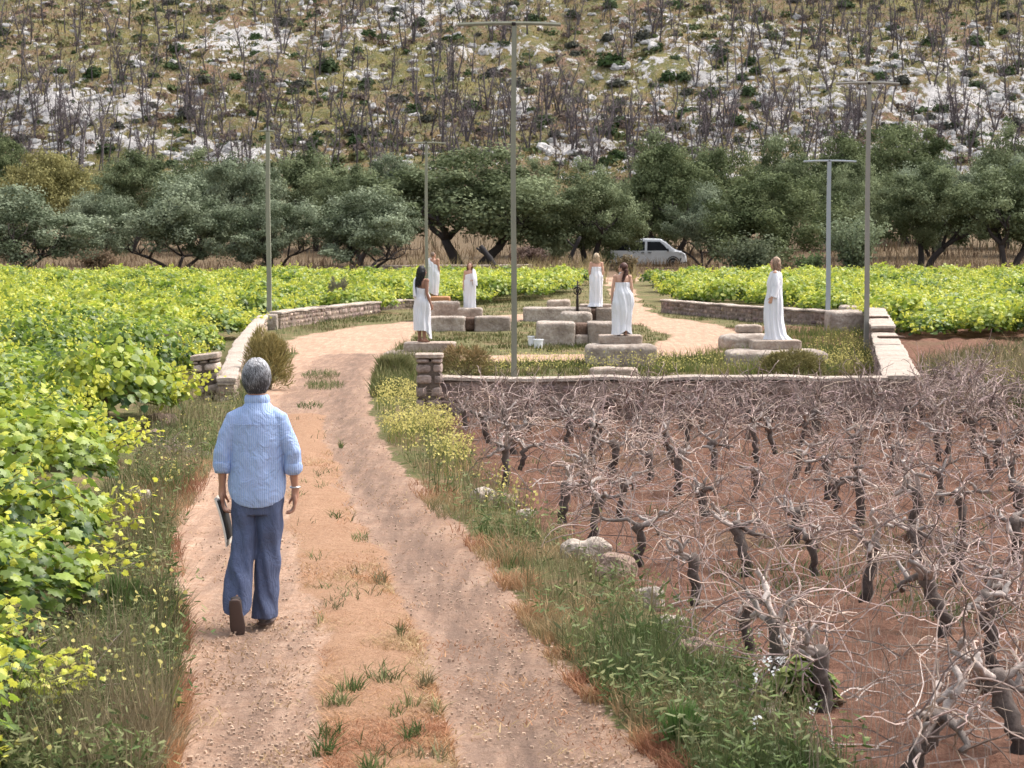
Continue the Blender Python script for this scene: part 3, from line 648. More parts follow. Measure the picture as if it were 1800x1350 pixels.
# edge of the left field (pixel column by pixel row on the ground)
LFE = np.array([(1500,-60),(1350,40),(1280,85),(1200,125),(1120,165),(1050,205),(1000,235),(900,240),(840,285),(780,330),(740,345),(720,300),(690,330),(660,395),(620,420),(590,455),(572,500),(560,600),(548,720),(540,900),(532,1020),(518,1055),(496,1085),(480,1090)], float)[::-1]
spots = []
def add_spot(x, y, row, col, side):
    if math.hypot(x+2.87, y-74.3) > 2.1: spots.append((x, y, row, col, side))
row = 0; y = 8.0
while y < 99:
    st = 1.55 if y < 60 else 1.75
    stx = 1.45 if y < 60 else 1.7; off = RV.uniform(0, stx)
    xs = np.arange(-.30*y-2.5-off, .12*y+6, stx)[::-1]; col = 0
    for x0 in xs:
        x = x0 + RV.uniform(-.22, .22); yy = y + RV.uniform(-.25, .25); px, py = proj(x, yy, gz(x, yy)*0)
        e = np.interp(py, LFE[:, 0], LFE[:, 1]); s = sof(max(py, 440)); 
        if px + (.85 if 40 < y < 62 else .86 if y > 10.5 and y < 60 else .5)*s < e and px > -1.3*s:
            col += 1; add_spot(x, yy, row, col, 'L')
    row += 1; y += st
for a_, b_ in ((-200,1290),(-330,1420),(-90,1125)):
    x_, y_ = ground(a_, b_); add_spot(float(x_), float(y_), 0, 30 + len(spots) % 7, 'L')
row = 0; y = 52.0
while y < 99:
    st = 1.5 if y < 70 else 1.8; off = RV.uniform(0, st); col = 0
    for x0 in np.arange(-2, .30*y+3, st) + off:
        x = x0 + RV.uniform(-.2, .2); yy = y + RV.uniform(-.2, .2); px, py = proj(x, yy, 0)
        # in front: beyond the back right wall, outside the right wall, right of the exit path
        wl = np.interp(px, [1000, 1170, 1330, 1470, 1545, 1560, 1640, 1800, 1900], [546, 547, 560, 566, 568, 598, 612, 612, 612])
        pe = np.interp(py, [470, 505, 520, 545, 560], [1150, 1125, 1120, 1150, 1180])
        s = sof(py)
        if py < wl - 8 and px - .75*s > pe and px < 1800 + 1.3*s:
            col += 1; add_spot(x, yy, row, col, 'R')
    row += 1; y += st
spots.sort(key=lambda q: q[1])
ordn = ["", "first", "second", "third", "fourth", "fifth", "sixth", "seventh", "eighth", "ninth", "tenth", "eleventh", "twelfth", "thirteenth", "fourteenth", "fifteenth"]
def onum(k): return ordn[k] if k < len(ordn) else str(k) + "th"
LOOK = ["bright yellow green", "pale lime topped", "deep green leafy", "mid green bushy", "yellow tipped"]
rest = MB(); nv = 0
for k, (x, y, rw, cl, side) in enumerate(spots):
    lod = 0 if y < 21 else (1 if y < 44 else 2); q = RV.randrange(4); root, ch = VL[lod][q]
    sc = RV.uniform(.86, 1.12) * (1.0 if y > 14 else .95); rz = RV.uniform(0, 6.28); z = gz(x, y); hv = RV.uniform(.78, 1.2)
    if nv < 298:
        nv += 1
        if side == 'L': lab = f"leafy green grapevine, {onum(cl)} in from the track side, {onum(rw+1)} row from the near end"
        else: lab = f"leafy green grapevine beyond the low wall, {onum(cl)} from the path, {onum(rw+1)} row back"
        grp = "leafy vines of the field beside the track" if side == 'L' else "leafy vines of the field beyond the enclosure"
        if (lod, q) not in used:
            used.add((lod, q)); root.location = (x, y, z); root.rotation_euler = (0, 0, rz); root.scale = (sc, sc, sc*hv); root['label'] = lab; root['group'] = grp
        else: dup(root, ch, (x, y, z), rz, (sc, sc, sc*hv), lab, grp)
    else:
        me = ch[0].data
        if not hasattr(rest, 'cache'): rest.cache = {}
        if q not in rest.cache:
            vv = np.empty(len(me.vertices)*3, np.float32); me.vertices.foreach_get('co', vv); tt_ = np.empty(len(me.polygons)*3, np.int32); me.loops.foreach_get('vertex_index', tt_)
            cc = np.empty(len(me.vertices)*4, np.float32); me.color_attributes['col'].data.foreach_get('color', cc); rest.cache[q] = (vv.reshape(-1, 3), tt_.reshape(-1, 3), cc.reshape(-1, 4)[:, :3])
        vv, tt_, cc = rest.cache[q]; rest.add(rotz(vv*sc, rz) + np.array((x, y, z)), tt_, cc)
print("vines", len(spots), nv)
if rest.n: tag(rest.build("far_vine_rows", M_LEAF), kind='stuff')
for lod in range(3):
    for q in range(4):
        if (lod, q) not in used:
            for c_ in VL[lod][q][1]: bpy.data.objects.remove(c_)
            bpy.data.objects.remove(VL[lod][q][0])

# ---- bare, dead vines
def wander(rng, p, d, L, n, bend=.35, grav=0.0, pull=None):
    pts = [np.array(p, float)]; d = np.array(d, float); d /= np.linalg.norm(d)
    for k in range(n):
        d = d + rng.normal(size=3)*bend + np.array((0, 0, grav)); d /= np.linalg.norm(d); pts.append(pts[-1] + d*L/n)
    return np.array(pts)
def dead_vine(seed, lod, big=1.0):
    rng = np.random.default_rng(seed); root = thing("bare_grapevine", "tmp", "grapevine")
    tr, cn = MB(), MB(); H = rng.uniform(.34, .50); lean = rng.normal(size=2)*.045
    ns = 9 if lod == 0 else 6
    pts = np.array([(0, 0, -.12), (rng.normal()*.02, 0, .08), (lean[0]*.5, lean[1]*.5, H*.5), (lean[0], lean[1], H*.85), (lean[0]*1.1, lean[1]*1.1, H)]); r0 = rng.uniform(.038, .050)
    pp = np.array([np.array([np.interp(t, np.linspace(0, 1, 5), pts[:, c]) for c in range(3)]) for t in np.linspace(0, 1, 11)]); pp[1:, :2] += rng.normal(size=(10, 2))*.012
    V, T = tube(pp, r0*np.array([1.25,1.1,.95,.85,.9,.85,.95,.9,1.05,1.2,.9]), ns)
    V = V + (V - V.mean(0))*0; V[:, :2] *= (1 + .0*V[:, :2]); V = V + .012*np.stack([noise3(V[:, 0]*40, V[:, 1]*40, V[:, 2]*14, 3), noise3(V[:, 0]*40, V[:, 1]*40, V[:, 2]*14, 9), 0*V[:, 0]], 1)
    hgt = np.clip(V[:, 2]/H, 0, 1)[:, None]; tr.add(V, T, np.array((.055,.042,.037))*(1-hgt) + np.array((.15,.12,.105))*hgt)
    top = pp[-1]; tips = []; na = int(rng.integers(3, 6)); a0 = rng.uniform(0, 6.28)
    for q in range(na):
        a = a0 + q*6.28/na + rng.normal()*.35; L = rng.uniform(.16, .38)
        arm = wander(rng, top - np.array((0, 0, .03)), (math.cos(a), math.sin(a), rng.uniform(.0, .65)), L, 6, .38)
        kn = np.array([1.0, .8, .85, .66, .72, .6, .75])*r0*.52
        V, T = tube(arm, kn, ns-1); V = V + .008*np.stack([noise3(V[:, 0]*50, V[:, 1]*50, V[:, 2]*50, k) for k in (1, 2, 3)], 1)
        tr.add(V, T, np.array((.27,.225,.20))*rng.uniform(.55, 1.9)); tips += [arm[-1], arm[-1], arm[4], arm[3]]
        if rng.random() < .6:
            sp = wander(rng, arm[3], rng.normal(size=3)*.5 + np.array((0, 0, .8)), rng.uniform(.08, .2), 4, .35); tr.add(*tube(sp, np.linspace(.020, .012, 5), 5), (.36,.31,.28)); tips += [sp[-1]]*2
    nc = int((32, 30, 52)[lod]*big); thick = (1.0, 1.35, 1.6)[lod]
    for q in range(nc):
        t = tips[q % len(tips)]; out = (t-top); out[2] = 0; out = out/(np.linalg.norm(out)+.05)
        L = rng.uniform(.22, .72)*big**.5; d = out*.8 + rng.normal(size=3)*.55 + np.array((0, 0, rng.uniform(-.1, .8)))
        p = wander(rng, t, d, L, 9, .33, -.085 if rng.random() < .75 else .02); p[:, 2] = np.maximum(p[:, 2], .012)
        r = rng.uniform(.0024, .0052)*thick; c = np.array((.35,.275,.24))*rng.uniform(.45, 1.7)*np.array((1, rng.uniform(.92, 1.0), rng.uniform(.88, 1.02)))
        cn.add(*tube(p, np.linspace(r*1.3, r*.55, 10), 4 if lod == 0 else 3, False), c*(.80 if lod == 2 else 1))
        for _ in range(2 if lod == 0 else 1):
            if rng.random() < .75:
                i = int(rng.integers(3, 8)); s = wander(rng, p[i], rng.normal(size=3)+d*.5, L*rng.uniform(.15, .45), 5, .35, -.04); cn.add(*tube(s, np.linspace(r*.7, r*.35, 6), 3, False), c*1.05)
    a = tr.build("trunk", M_BARK, root, True); b = cn.build("bare_canes", M_CANE, root)
    return root, [a, b]
DV = [[dead_vine(500+k, 0, 1.15) for k in range(9)], [dead_vine(600+k, 1) for k in range(8)], [dead_vine(650+k, 2, 1.2) for k in range(6)]]
dused = set()
DN = [(1600,1385,"big dark bare vine with a stout trunk and sprawling canes at the near corner",1.0),(1452,1262,"bare vine with a slim trunk behind the near stout one",1.05),(1368,1215,"bare vine with thick pale crossing arms beside the slim trunked one",1.1),
 (1790,1330,"bare vine cut off by the picture edge nearest the camera",1.1),(1748,1180,"bare vine with a forked foot near the picture edge",1.1),(1524,1062,"bare vine with a tall knotted head between two leaning vines",1.12),(1440,1015,"low bare vine with dark horizontal arm",.95),
 (1660,1112,"bare vine with a thick pale knotted head and curved trunk",1.05),(1225,1060,"bare vine fallen sideways over the edge rocks",.95),(1310,1000,"bare vine with one hooked arm and few canes",.95),(1395,958,"leaning bare vine beside the hooked one",1.0),
 (1035,950,"bare vine with a wide spray of canes closest to the green verge",1.1),(988,920,"twin bare vine just behind the wide spraying one",1.05),(1242,914,"bare vine with dark straight trunk and spread arms",1.0),(1192,872,"slender bare vine left of a dark straight one",1.0),
 (1145,850,"small bare vine with pale tangled head",.95),(1602,946,"bare vine with a thick twisted trunk in the middle of the plot",1.1),(1512,925,"bare vine with pale arms stretching sideways",1.0),(1690,950,"bare vine with a forked crown beyond the knotted head",1.0),
 (1785,990,"tall bare vine near the picture edge with a leaning trunk",1.1),(1455,875,"small bare vine leaning towards its neighbour",.95),(1398,850,"bare vine with a pale looping arm",.95),(1330,880,"low bare vine behind the hooked one",.95),(1088,905,"bare vine spreading canes low over the red soil",.9)]
dead_pts = []
def put_dead(x, y, lod, lab, sc, rng):
    sc *= .90; q = rng.randrange(len(DV[lod])); root, ch = DV[lod][q]; z = gz(x, y) - .02; rz = rng.uniform(0, 6.28); g = "bare pruned vines of the dead plot"
    if (lod, q) not in dused: dused.add((lod, q)); root.location = (x, y, z); root.rotation_euler = (0, 0, rz); root.scale = (sc,)*3; root['label'] = lab; root['group'] = g
    else: dup(root, ch, (x, y, z), rz, sc, lab, g)
RD = random.Random(8)
for px, py, lab, sc in DN:
    x, y = g2(px, py); dead_pts.append((x, y)); put_dead(x, y, 0, lab, sc, RD)
yy = 9.6; rw = 0
while yy < 31.5:
    st = 1.0 if yy > 18 else 1.08; x = -.02*yy - .9 + RD.uniform(0, .5); cl = 0
    while x < .27*yy + 1.2:
        X, Y = x + RD.uniform(-.15, .15), yy + RD.uniform(-.15, .15); px, py = proj(X, Y)
        if px > np.interp(py, SOILE[:, 0], SOILE[:, 1]) + 40 and (Y < FY-.22 or X > FW1[0]+.4) and min([9]+[math.hypot(X-a, Y-b) for a, b in dead_pts]) > (.74 if Y < 19 else .62):
            cl += 1; dead_pts.append((X, Y)); put_dead(X, Y, 0 if Y < 15 else (1 if Y < 24.5 else 2), f"bare grey vine, {onum(cl)} from the verge, {onum(rw+1)} line from the near end", RD.uniform(.82, 1.08), RD)
        x += (.98 if yy < 25 else .72) if yy > 18 else 1.02
    yy += (st if yy < 24 else .75); rw += 1
print("dead", len(dead_pts))
for lod in range(3):
    for q in range(len(DV[lod])):
        if (lod, q) not in dused:
            for c_ in DV[lod][q][1]: bpy.data.objects.remove(c_)
            bpy.data.objects.remove(DV[lod][q][0])
# ---- broken canes and twigs lying and tangled over the dead plot
def litter():
    rng = np.random.default_rng(77); mb = MB()
    for k in range(900):
        px = rng.uniform(780, 1900); py = rng.uniform(745, 1400) if rng.random() < .62 else rng.uniform(700, 790)
        if px < np.interp(py, SOILE[:, 0], SOILE[:, 1]) + 15: continue
        x, y = g2(px, py)
        if y > FY-.2 and x < FW1[0]+.2: continue
        z = gz(x, y) + (rng.uniform(.0, .22) if rng.random() < .4 else .01); p = wander(rng, (x, y, z), (*rng.normal(size=2), rng.uniform(-.05, .25)), rng.uniform(.2, .9), 7, .22, -.03); p[:, 2] = np.maximum(p[:, 2], gz(x, y)+.006)
        r = rng.uniform(.003, .0055)*(1.0 if y < 18 else 1.4); mb.add(*tube(p, np.linspace(r, r*.6, 8), 3, False), np.array((.36,.30,.27))*rng.uniform(.6, 1.4))
    tag(mb.build("fallen_twigs", M_CANE), kind='stuff')
litter()
# twig heaps on the left verge
def twig_heap(label, px, py, w, n, seed):
    rng = np.random.default_rng(seed); x, y = g2(px, py); mb = MB()
    for k in range(n):
        a = rng.uniform(0, 6.28); b = rng.normal(size=2)*w*.35; p = wander(rng, (b[0], b[1], rng.uniform(.01, .12)), (math.cos(a), math.sin(a), rng.uniform(-.1, .3)), rng.uniform(.2, .5), 6, .35, -.06); p[:, 2] = np.maximum(p[:, 2], .004)
        mb.add(*tube(p, np.linspace(.0042, .002, 7), 4, False), np.array((.30,.235,.20))*rng.uniform(.6, 1.5))
    o = mb.build("twig_heap", M_CANE); o.location = (x, y, gz(x, y)); tag(o, label, "twig heap", "heaps of pruned twigs")
twig_heap("heap of grey pruned twigs on the weedy verge nearest the camera", 85, 1265, .4, 90, 1)
twig_heap("heap of brown twigs lying over the tan rock", 125, 1112, .28, 70, 2)
twig_heap("low heap of thin brown twigs between the vines and the verge", 300, 800, .4, 60, 3)

# ---- grasses and weeds (no one could count them)
def in_poly(x, y, P):
    P = np.asarray(P, float); r = np.zeros(len(x), bool); j = len(P)-1
    for i in range(len(P)):
        xi, yi = P[i]; xj, yj = P[j]; c = ((yi > y) != (yj > y)) & (x < (xj-xi)*(y-yi)/(yj-yi+1e-12)+xi); r ^= c; j = i
    return r
def sample(poly, n, rng, clump=.5, cs=2.0, seed=0, edge=0.0):
    P = np.asarray(poly, float); out = []
    tot = 0
    while tot < n:
        px = rng.uniform(P[:, 0].min(), P[:, 0].max(), n*2); py = rng.uniform(P[:, 1].min(), P[:, 1].max(), n*2); k = in_poly(px, py, P); x, y = ground(px[k], py[k])
        if edge > 0: pass
        f = fbm(x*cs, y*cs, 0, seed+60, 3); k = rng.uniform(0, 1, len(x)) < np.clip(.5 + (f*2.2)*clump + (1-clump)*.5, 0, 1); out.append(np.stack([x[k], y[k]], 1)); tot += k.sum()
    return np.vstack(out)[:n]
def blades(name, pts, rng, h, w, cols, lean=.35, mat=None, seeds=None, kindlab=None, parent=None, z0=None, hvar=.45, cnoise=1.3):
    n = len(pts); z = terrain(pts[:, 0], pts[:, 1]) if z0 is None else z0; a = rng.uniform(0, 2*np.pi, n)
    hn = h*(1-hvar+2*hvar*rng.uniform(0, 1, n))*np.clip(1 + .5*fbm(pts[:, 0]*1.5, pts[:, 1]*1.5, 0, 41, 3), .4, 1.6); ln = hn*lean*rng.uniform(.1, 1.6, n); th = rng.uniform(0, 2*np.pi, n)
    wn = w*rng.uniform(.6, 1.3, n); base = np.stack([pts[:, 0], pts[:, 1], z-.01], 1); u = np.stack([np.cos(a), np.sin(a), 0*a], 1)*wn[:, None]/2; d = np.stack([np.cos(th), np.sin(th), 0*a], 1)
    m = base + d*(ln*.3)[:, None]; m[:, 2] += hn*.55; t = base + d*ln[:, None]; t[:, 2] += hn
    V = np.stack([base-u, base+u, m-u*.8, m+u*.8, t], 1).reshape(-1, 3); T = (np.array([(0,1,3),(0,3,2),(2,3,4)])[None] + (np.arange(n)*5)[:, None, None]).reshape(-1, 3)
    cs = np.array(cols, float); f = np.clip((fbm(pts[:, 0]*cnoise, pts[:, 1]*cnoise, 0, 47, 3)*1.3+.5)*(len(cs)-1) + rng.normal(size=n)*.55, 0, len(cs)-1.001); i = f.astype(int); c = cs[i]*(1-(f-i))[:, None] + cs[i+1]*(f-i)[:, None]; c = c*rng.uniform(.75, 1.25, (n, 1))
    return V, T, np.repeat(c, 5, 0)
def sprigs(pts, rng, h, leaves, size, cols, z0=None, spread=.25):
    """small leafy weeds: leaves up a short stem"""
    n = len(pts); z = terrain(pts[:, 0], pts[:, 1]) if z0 is None else z0; k = leaves
    hh = h*rng.uniform(.5, 1.3, n); t = rng.uniform(.05, 1, (n, k)); a = rng.uniform(0, 2*np.pi, (n, k)); le = rng.normal(size=(n, 2))*.3
    rad = spread*hh[:, None]*(.5+.5*t)*rng.uniform(.2, 1, (n, k))
    P = np.stack([pts[:, :1] + np.cos(a)*rad + le[:, :1]*t*hh[:, None], pts[:, 1:2] + np.sin(a)*rad + le[:, 1:]*t*hh[:, None], z[:, None] + t*hh[:, None]], -1).reshape(-1, 3)
    N = np.stack([np.cos(a)*.5, np.sin(a)*.5, np.ones_like(a)], -1).reshape(-1, 3) + rng.normal(size=(n*k, 3))*.5; U, Vd, N = frames(N, rng, np.stack([np.cos(a).ravel(), np.sin(a).ravel(), np.full(n*k, .7)], 1), .4); size = size*1.5
    cs = np.array(cols, float); c = cs[rng.integers(0, len(cs), n)][:, None].repeat(k, 1).reshape(-1, 3)*rng.uniform(.7, 1.3, (n*k, 1))
    return cloud(P, U, Vd, N, size*rng.uniform(.6, 1.3, n*k), NL, NT, c)
RG = np.random.default_rng(4)
GRN = [(.075,.11,.035), (.13,.17,.06), (.22,.23,.10)]; OLV = [(.11,.10,.05), (.19,.165,.09), (.28,.23,.14)]; DRY = [(.30,.19,.10), (.42,.30,.16), (.52,.39,.22)]; RED = [(.26,.12,.07), (.38,.19,.105), (.48,.29,.16)]; YEL = (.66,.58,.20)
def stuff(name, arrs, mat=None):
    mb = MB()
    for V, T, C in arrs: mb.add(V, T, C)
    return tag(mb.build(name, mat or M_GRASS), kind='stuff')
def edgepoly(E1, E2, y0, y1, d1=0, d2=0):
    ys = np.linspace(y0, y1, 24); a = [(np.interp(y, E1[:, 0], E1[:, 1])+d1, y) for y in ys]; b = [(np.interp(y, E2[:, 0], E2[:, 1])+d2, y) for y in ys[::-1]]; return a+b
verge_l = edgepoly(LFE, LE, 690, 1420, -70, -8); verge_r = edgepoly(RE, SOILE, 735, 1420, 10, 25)
A = []
pts = sample(verge_l, 11000, RG, .9, 1.4, 1); A.append(blades('', pts, RG, .20, .008, GRN+OLV, .5))
pts = sample(verge_l, 5000, RG, 1, 1.1, 2); A.append(blades('', pts, RG, .34, .006, OLV+[(.22,.17,.10)], .35))
pts = sample(edgepoly(LE, LE, 820, 1420, -95, 16), 11000, RG, 1, 2.0, 3); A.append(blades('', pts, RG, .11, .005, RED+OLV[1:]+[(.42,.23,.12)], .9))
pts = sample(verge_l, 1500, RG, .8, 1.2, 5); A.append(sprigs(pts, RG, .24, 12, .035, GRN+[(.16,.17,.075)]))
stuff("verge_grass", A)
A = []
pts = sample(verge_r, 9500, RG, 1, 1.6, 6); A.append(blades('', pts, RG, .12, .008, GRN+[(.22,.19,.10),(.36,.28,.15),(.42,.27,.15)], .7))
pts = sample(verge_r, 2600, RG, 1, 1.5, 7); A.append(blades('', pts, RG, .24, .006, [(.10,.12,.05),(.20,.18,.09),(.26,.21,.12)], .3))
pts = sample(edgepoly(RE, RE, 850, 1420, -25, 50), 6000, RG, 1, 2.2, 8); A.append(blades('', pts, RG, .085, .006, RED+DRY[:2]+[(.16,.15,.07)], 1.1))
pts = sample(verge_r, 420, RG, .8, 1.1, 9); A.append(sprigs(pts, RG, .26, 12, .035, GRN+[(.17,.19,.09)]))
pts = sample([(1180,1180),(1400,1180),(1470,1350),(1440,1420),(1180,1420)], 420, RG, .9, 1.4, 10); pts = pts[::6]; A.append(sprigs(pts, RG, .24, 14, .022, [(.08,.15,.035),(.14,.20,.06),(.10,.13,.06)]))
stuff("field_edge_grass", A)
A = []
mp = [tuple(p) for p in np.vstack([np.stack(proj(*(np.array(p)+np.array((sx, 0)))) ) for sx, L_ in ((-.30, MID), (.30, MID[::-1])) for p in L_])]
pts = sample(mp, 30000, RG, .5, 2.6, 11); pts = pts[pts[:, 1] < 24]; A.append(blades('', pts, RG, .032, .006, RED[1:]+[(.46,.27,.14)]+DRY+[(.42,.22,.11)], 2.0))
pts = sample(mp, 2600, RG, 1, 2.4, 12); pts = pts[(fbm(pts[:, 0]*4.1, pts[:, 1]*4.1, 0, 90, 3) > .30)]; A.append(blades('', pts, RG, .07, .007, OLV+GRN, 1.0))
for (cx, cy, rx, ry, n) in ((563,660,34,7,420),(570,678,36,7,420),(545,714,24,5,120))+tuple((float(np.interp(py_, [740,1000,1350], [540,600,700])+RG.normal()*np.interp(py_, [740,1350], [14,75])), float(py_), float(RG.uniform(6, 22)*py_/1200), float(RG.uniform(4, 10)*py_/1200), int(RG.integers(10, 48))) for py_ in RG.uniform(760, 1380, 34)):
    a = RG.uniform(0, 6.28, n); r = np.sqrt(RG.uniform(0, 1, n)); x, y = ground(cx+rx*r*np.cos(a), cy+ry*r*np.sin(a)); A.append(blades('', np.stack([x, y], 1), RG, .075, .008, GRN+OLV[:2], .9))
tp = edgepoly(LE, RE, 600, 1420, 5, -5); pts = sample(tp, 5200, RG, 1, 3, 13); A.append(blades('', pts, RG, .02, .007, DRY+RED, 2.5))
stuff("dry_track_grass", A)
# gravel on the track
def gravel():
    V0, T0 = cubegrid(1); pts = sample(edgepoly(LE, RE, 640, 1420, -30, 40), 4200, RG, .6, 2, 14); n = len(pts); s = RG.uniform(.003, .0095, n)**1.0; s[:20] *= 1.8
    q = V0[None]*s[:, None, None]*RG.uniform(.5, 1, (n, len(V0), 3)); V = (q + np.stack([pts[:, 0], pts[:, 1], terrain(pts[:, 0], pts[:, 1])+s*.1], 1)[:, None]).reshape(-1, 3); T = (T0[None] + (np.arange(n)*len(V0))[:, None, None]).reshape(-1, 3)
    c = np.repeat(np.array((.50,.36,.265))*RG.uniform(.75, 1.2, (n, 1)), len(V0), 0); tag(mesh("gravel", V, T, M_ROCK0, None, c), kind='stuff')
gravel()
# enclosure grass, yellow flowers, far grasses
A = []
enc = [(640,700),(655,600),(560,580),(480,575),(730,545),(900,520),(1060,512),(1160,548),(1520,580),(1600,665),(790,665),(730,700)]
pts = sample(enc, 34000, RG, .8, .8, 15); tr_ = masks(pts[:, 0], pts[:, 1])[0]; pts = pts[tr_ < .35]; A.append(blades('', pts, RG, .085, .022, [(.07,.085,.025),(.11,.12,.04),(.20,.16,.08)], .5))
right_ = [(1150,640),(1200,600),(1450,580),(1530,590),(1590,662),(1150,662)]
pts = sample(right_, 7000, RG, .8, 1.0, 16); tr_ = masks(pts[:, 0], pts[:, 1])[0]; pts = pts[tr_ < .3]; A.append(blades('', pts, RG, .22, .018, [(.10,.13,.04),(.19,.20,.06),(.28,.25,.10)], .4))
pts = sample([(1612,650),(1800,610),(1900,640),(1900,740),(1640,740)], 9000, RG, .9, .8, 17); A.append(blades('', pts, RG, .32, .014, [(.09,.11,.04),(.20,.17,.09),(.33,.26,.16)], .5))
pts = sample([(640,700),(700,612),(780,622),(735,700)], 3500, RG, .6, 1.0, 18); tr_ = masks(pts[:, 0], pts[:, 1])[0]; pts = pts[tr_ < .5]; A.append(blades('', pts, RG, .24, .02, [(.10,.12,.04),(.15,.15,.06),(.28,.25,.12)], .4))
for (x0, x1, y0, y1, n, h) in ((485,640,560,640,2200,.25),(420,500,640,760,2200,.35),(760,1550,440,470,0,0)):
    if n: pts = sample([(x0,y0),(x1,y0),(x1,y1),(x0,y1)], n, RG, .6, 1.2, 19); pts = pts[masks(pts[:, 0], pts[:, 1])[0] < .3]; A.append(blades('', pts, RG, h*.6, .014, GRN+OLV[1:], .5))
pts = sample([(980,700),(1800,700),(1800,1350),(1400,1350),(1150,1000),(900,830)], 5200, RG, 1.0, .9, 20); kk = fbm(pts[:, 0]*.9, pts[:, 1]*.9, 0, 91, 3) > .08; A.append(blades('', pts[kk], RG, .09, .009, [(.09,.12,.05),(.15,.19,.08),(.26,.20,.12)], .9))
pts = sample([(880,800),(1800,760),(1850,1400),(1400,1400),(1150,1000)], 900, RG, .8, 1.5, 21); A.append(blades('', pts, RG, .30, .004, [(.26,.19,.15),(.38,.30,.24)], .3))
stuff("enclosure_grass", A)
def flowers(name, polys, n, h, seed):
    rng = np.random.default_rng(seed); A, B_ = [], []
    for poly, frac, hh in polys:
        m = int(n*frac); pts = sample(poly, m, rng, .8, 1.1, seed); A.append(blades('', pts, rng, hh, .008, [(.12,.15,.04),(.22,.24,.07)], .3))
        k = 5; z = terrain(pts[:, 0], pts[:, 1]); P = np.stack([pts[:, 0], pts[:, 1], z], 1)[:, None].repeat(k, 1) + rng.normal(size=(m, k, 3))*np.array((.05, .05, 0)); P[:, :, 2] += hh*rng.uniform(.45, 1.25, (m, k)); P = P.reshape(-1, 3)
        U, Vd, N = frames(rng.normal(size=P.shape)+np.array((0, -.3, .7)), rng); c = np.array(YEL)*rng.uniform(.6, 1.15, (len(P), 1)); B_.append(cloud(P, U, Vd, N, .026*rng.uniform(.6, 1.4, len(P)), MT*0+0 if False else ML, MT, c))
    stuff(name, A+B_, M_PETAL)
flowers("yellow_flowers", [([(655,712),(690,690),(735,710),(795,760),(830,830),(700,800),(668,760)], .50, .27), ([(790,664),(1560,664),(1540,640),(1250,645),(1000,640),(800,640)], .36, .26), ([(1400,650),(1560,655),(1520,590),(1440,610)], .14, .30)], 1350, .3, 31)
flowers("small_yellow_blooms", [(verge_l, .5, .3), ([(1600,660),(1800,640),(1850,700),(1650,730)], .25, .35), ([(720,780),(900,880),(960,960),(800,880),(700,800)], .25, .3)], 230, .3, 33)
def white_blooms():
    rng = np.random.default_rng(99); pts = sample([(1290,1200),(1400,1200),(1440,1350),(1290,1350)], 14, rng, .5, 1, 1); P = np.stack([pts[:, 0], pts[:, 1], terrain(pts[:, 0], pts[:, 1])+rng.uniform(.15, .36, 14)], 1)[:, None].repeat(7, 1)+rng.normal(size=(14, 7, 3))*.012; P = P.reshape(-1, 3)
    U, Vd, N = frames(rng.normal(size=P.shape)+np.array((0, -.4, .6)), rng); stuff("small_white_blooms", [cloud(P, U, Vd, N, .022*rng.uniform(.6, 1.2, len(P)), ML, MT, np.full((len(P), 3), .75))], M_PETAL)
white_blooms()
def bush(name, label, px, py, wpx, hpx, cols, seed, n=5000, leaf=.05, dep=.8, blade=False, cat="bush", yd=0.0):
    rng = np.random.default_rng(seed); s = sof(py); X = (px-900)/s; Y = FPX/s + yd; W = wpx/s; H = hpx/s; D = W*dep
    root = thing(name, label, cat, (X, Y, gz(X, Y)))
    a = rng.uniform(0, 2*np.pi, n); el = rng.uniform(0, 1, n)**.6; lump = 1 + .25*noise3(np.cos(a)*2, np.sin(a)*2, el*3, seed)
    z = H*el*lump*.92; rr = (1-.55*(z/H)**2.0)*np.sqrt(rng.uniform(.25, 1, n))*lump
    P = np.stack([W/2*rr*np.cos(a), D/2*rr*np.sin(a), np.clip(z, .02, None)], 1)
    if blade:
        d = (P*np.array((.7, .7, 0)) + rng.normal(size=P.shape)*.1*W + np.array((0, 0, H*.9))) if name != 'wild_bush' else (P*np.array((1.2, 1.2, .6)) + rng.normal(size=P.shape)*.28*W + np.array((0, 0, H*.25))); d /= np.linalg.norm(d, axis=1)[:, None]; U = np.cross(d, rng.normal(size=d.shape)); U /= np.linalg.norm(U, axis=1)[:, None]
        f = (U, d, np.cross(U, d)); S = np.stack([np.full(n, leaf*1.2), leaf*(4 if name != 'wild_bush' else 2.6)*rng.uniform(.5, 1.4, n), np.full(n, leaf)], 1); tv, tt = NL, NT
    else: f = frames(P*np.array((1, 1, .5))+rng.normal(size=P.shape)*.3*W+np.array((0, 0, .2)), rng); S = leaf*rng.uniform(.6, 1.4, n); tv, tt = ML, MT
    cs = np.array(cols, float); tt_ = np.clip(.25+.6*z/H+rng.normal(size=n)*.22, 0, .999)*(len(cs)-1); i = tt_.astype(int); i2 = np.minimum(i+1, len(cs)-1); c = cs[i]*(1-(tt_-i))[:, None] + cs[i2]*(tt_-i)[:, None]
    V, T, C = cloud(P, *f, S, tv, tt, c*rng.uniform(.75, 1.25, (n, 1))); mesh("foliage", V, T, M_SHRUB, root, C)
    mb = MB()
    for q in range(14): mb.add(*tube(wander(rng, (rng.normal()*.04, rng.normal()*.04, 0), (rng.normal()*.5*W, rng.normal()*.5*D, H), H*rng.uniform(.6, .95), 5, .15), np.linspace(.012, .004, 6), 4), (.16,.12,.08))
    mb.build("stem", M_CANE, root); return root
bush("wild_bush", "rounded olive brown feathery bush at the inner side of the pale sloping wall", 470, 684, 84, 98, [(.17,.15,.06),(.29,.24,.09),(.44,.36,.16)], 3, 6000, .035, .9, True)
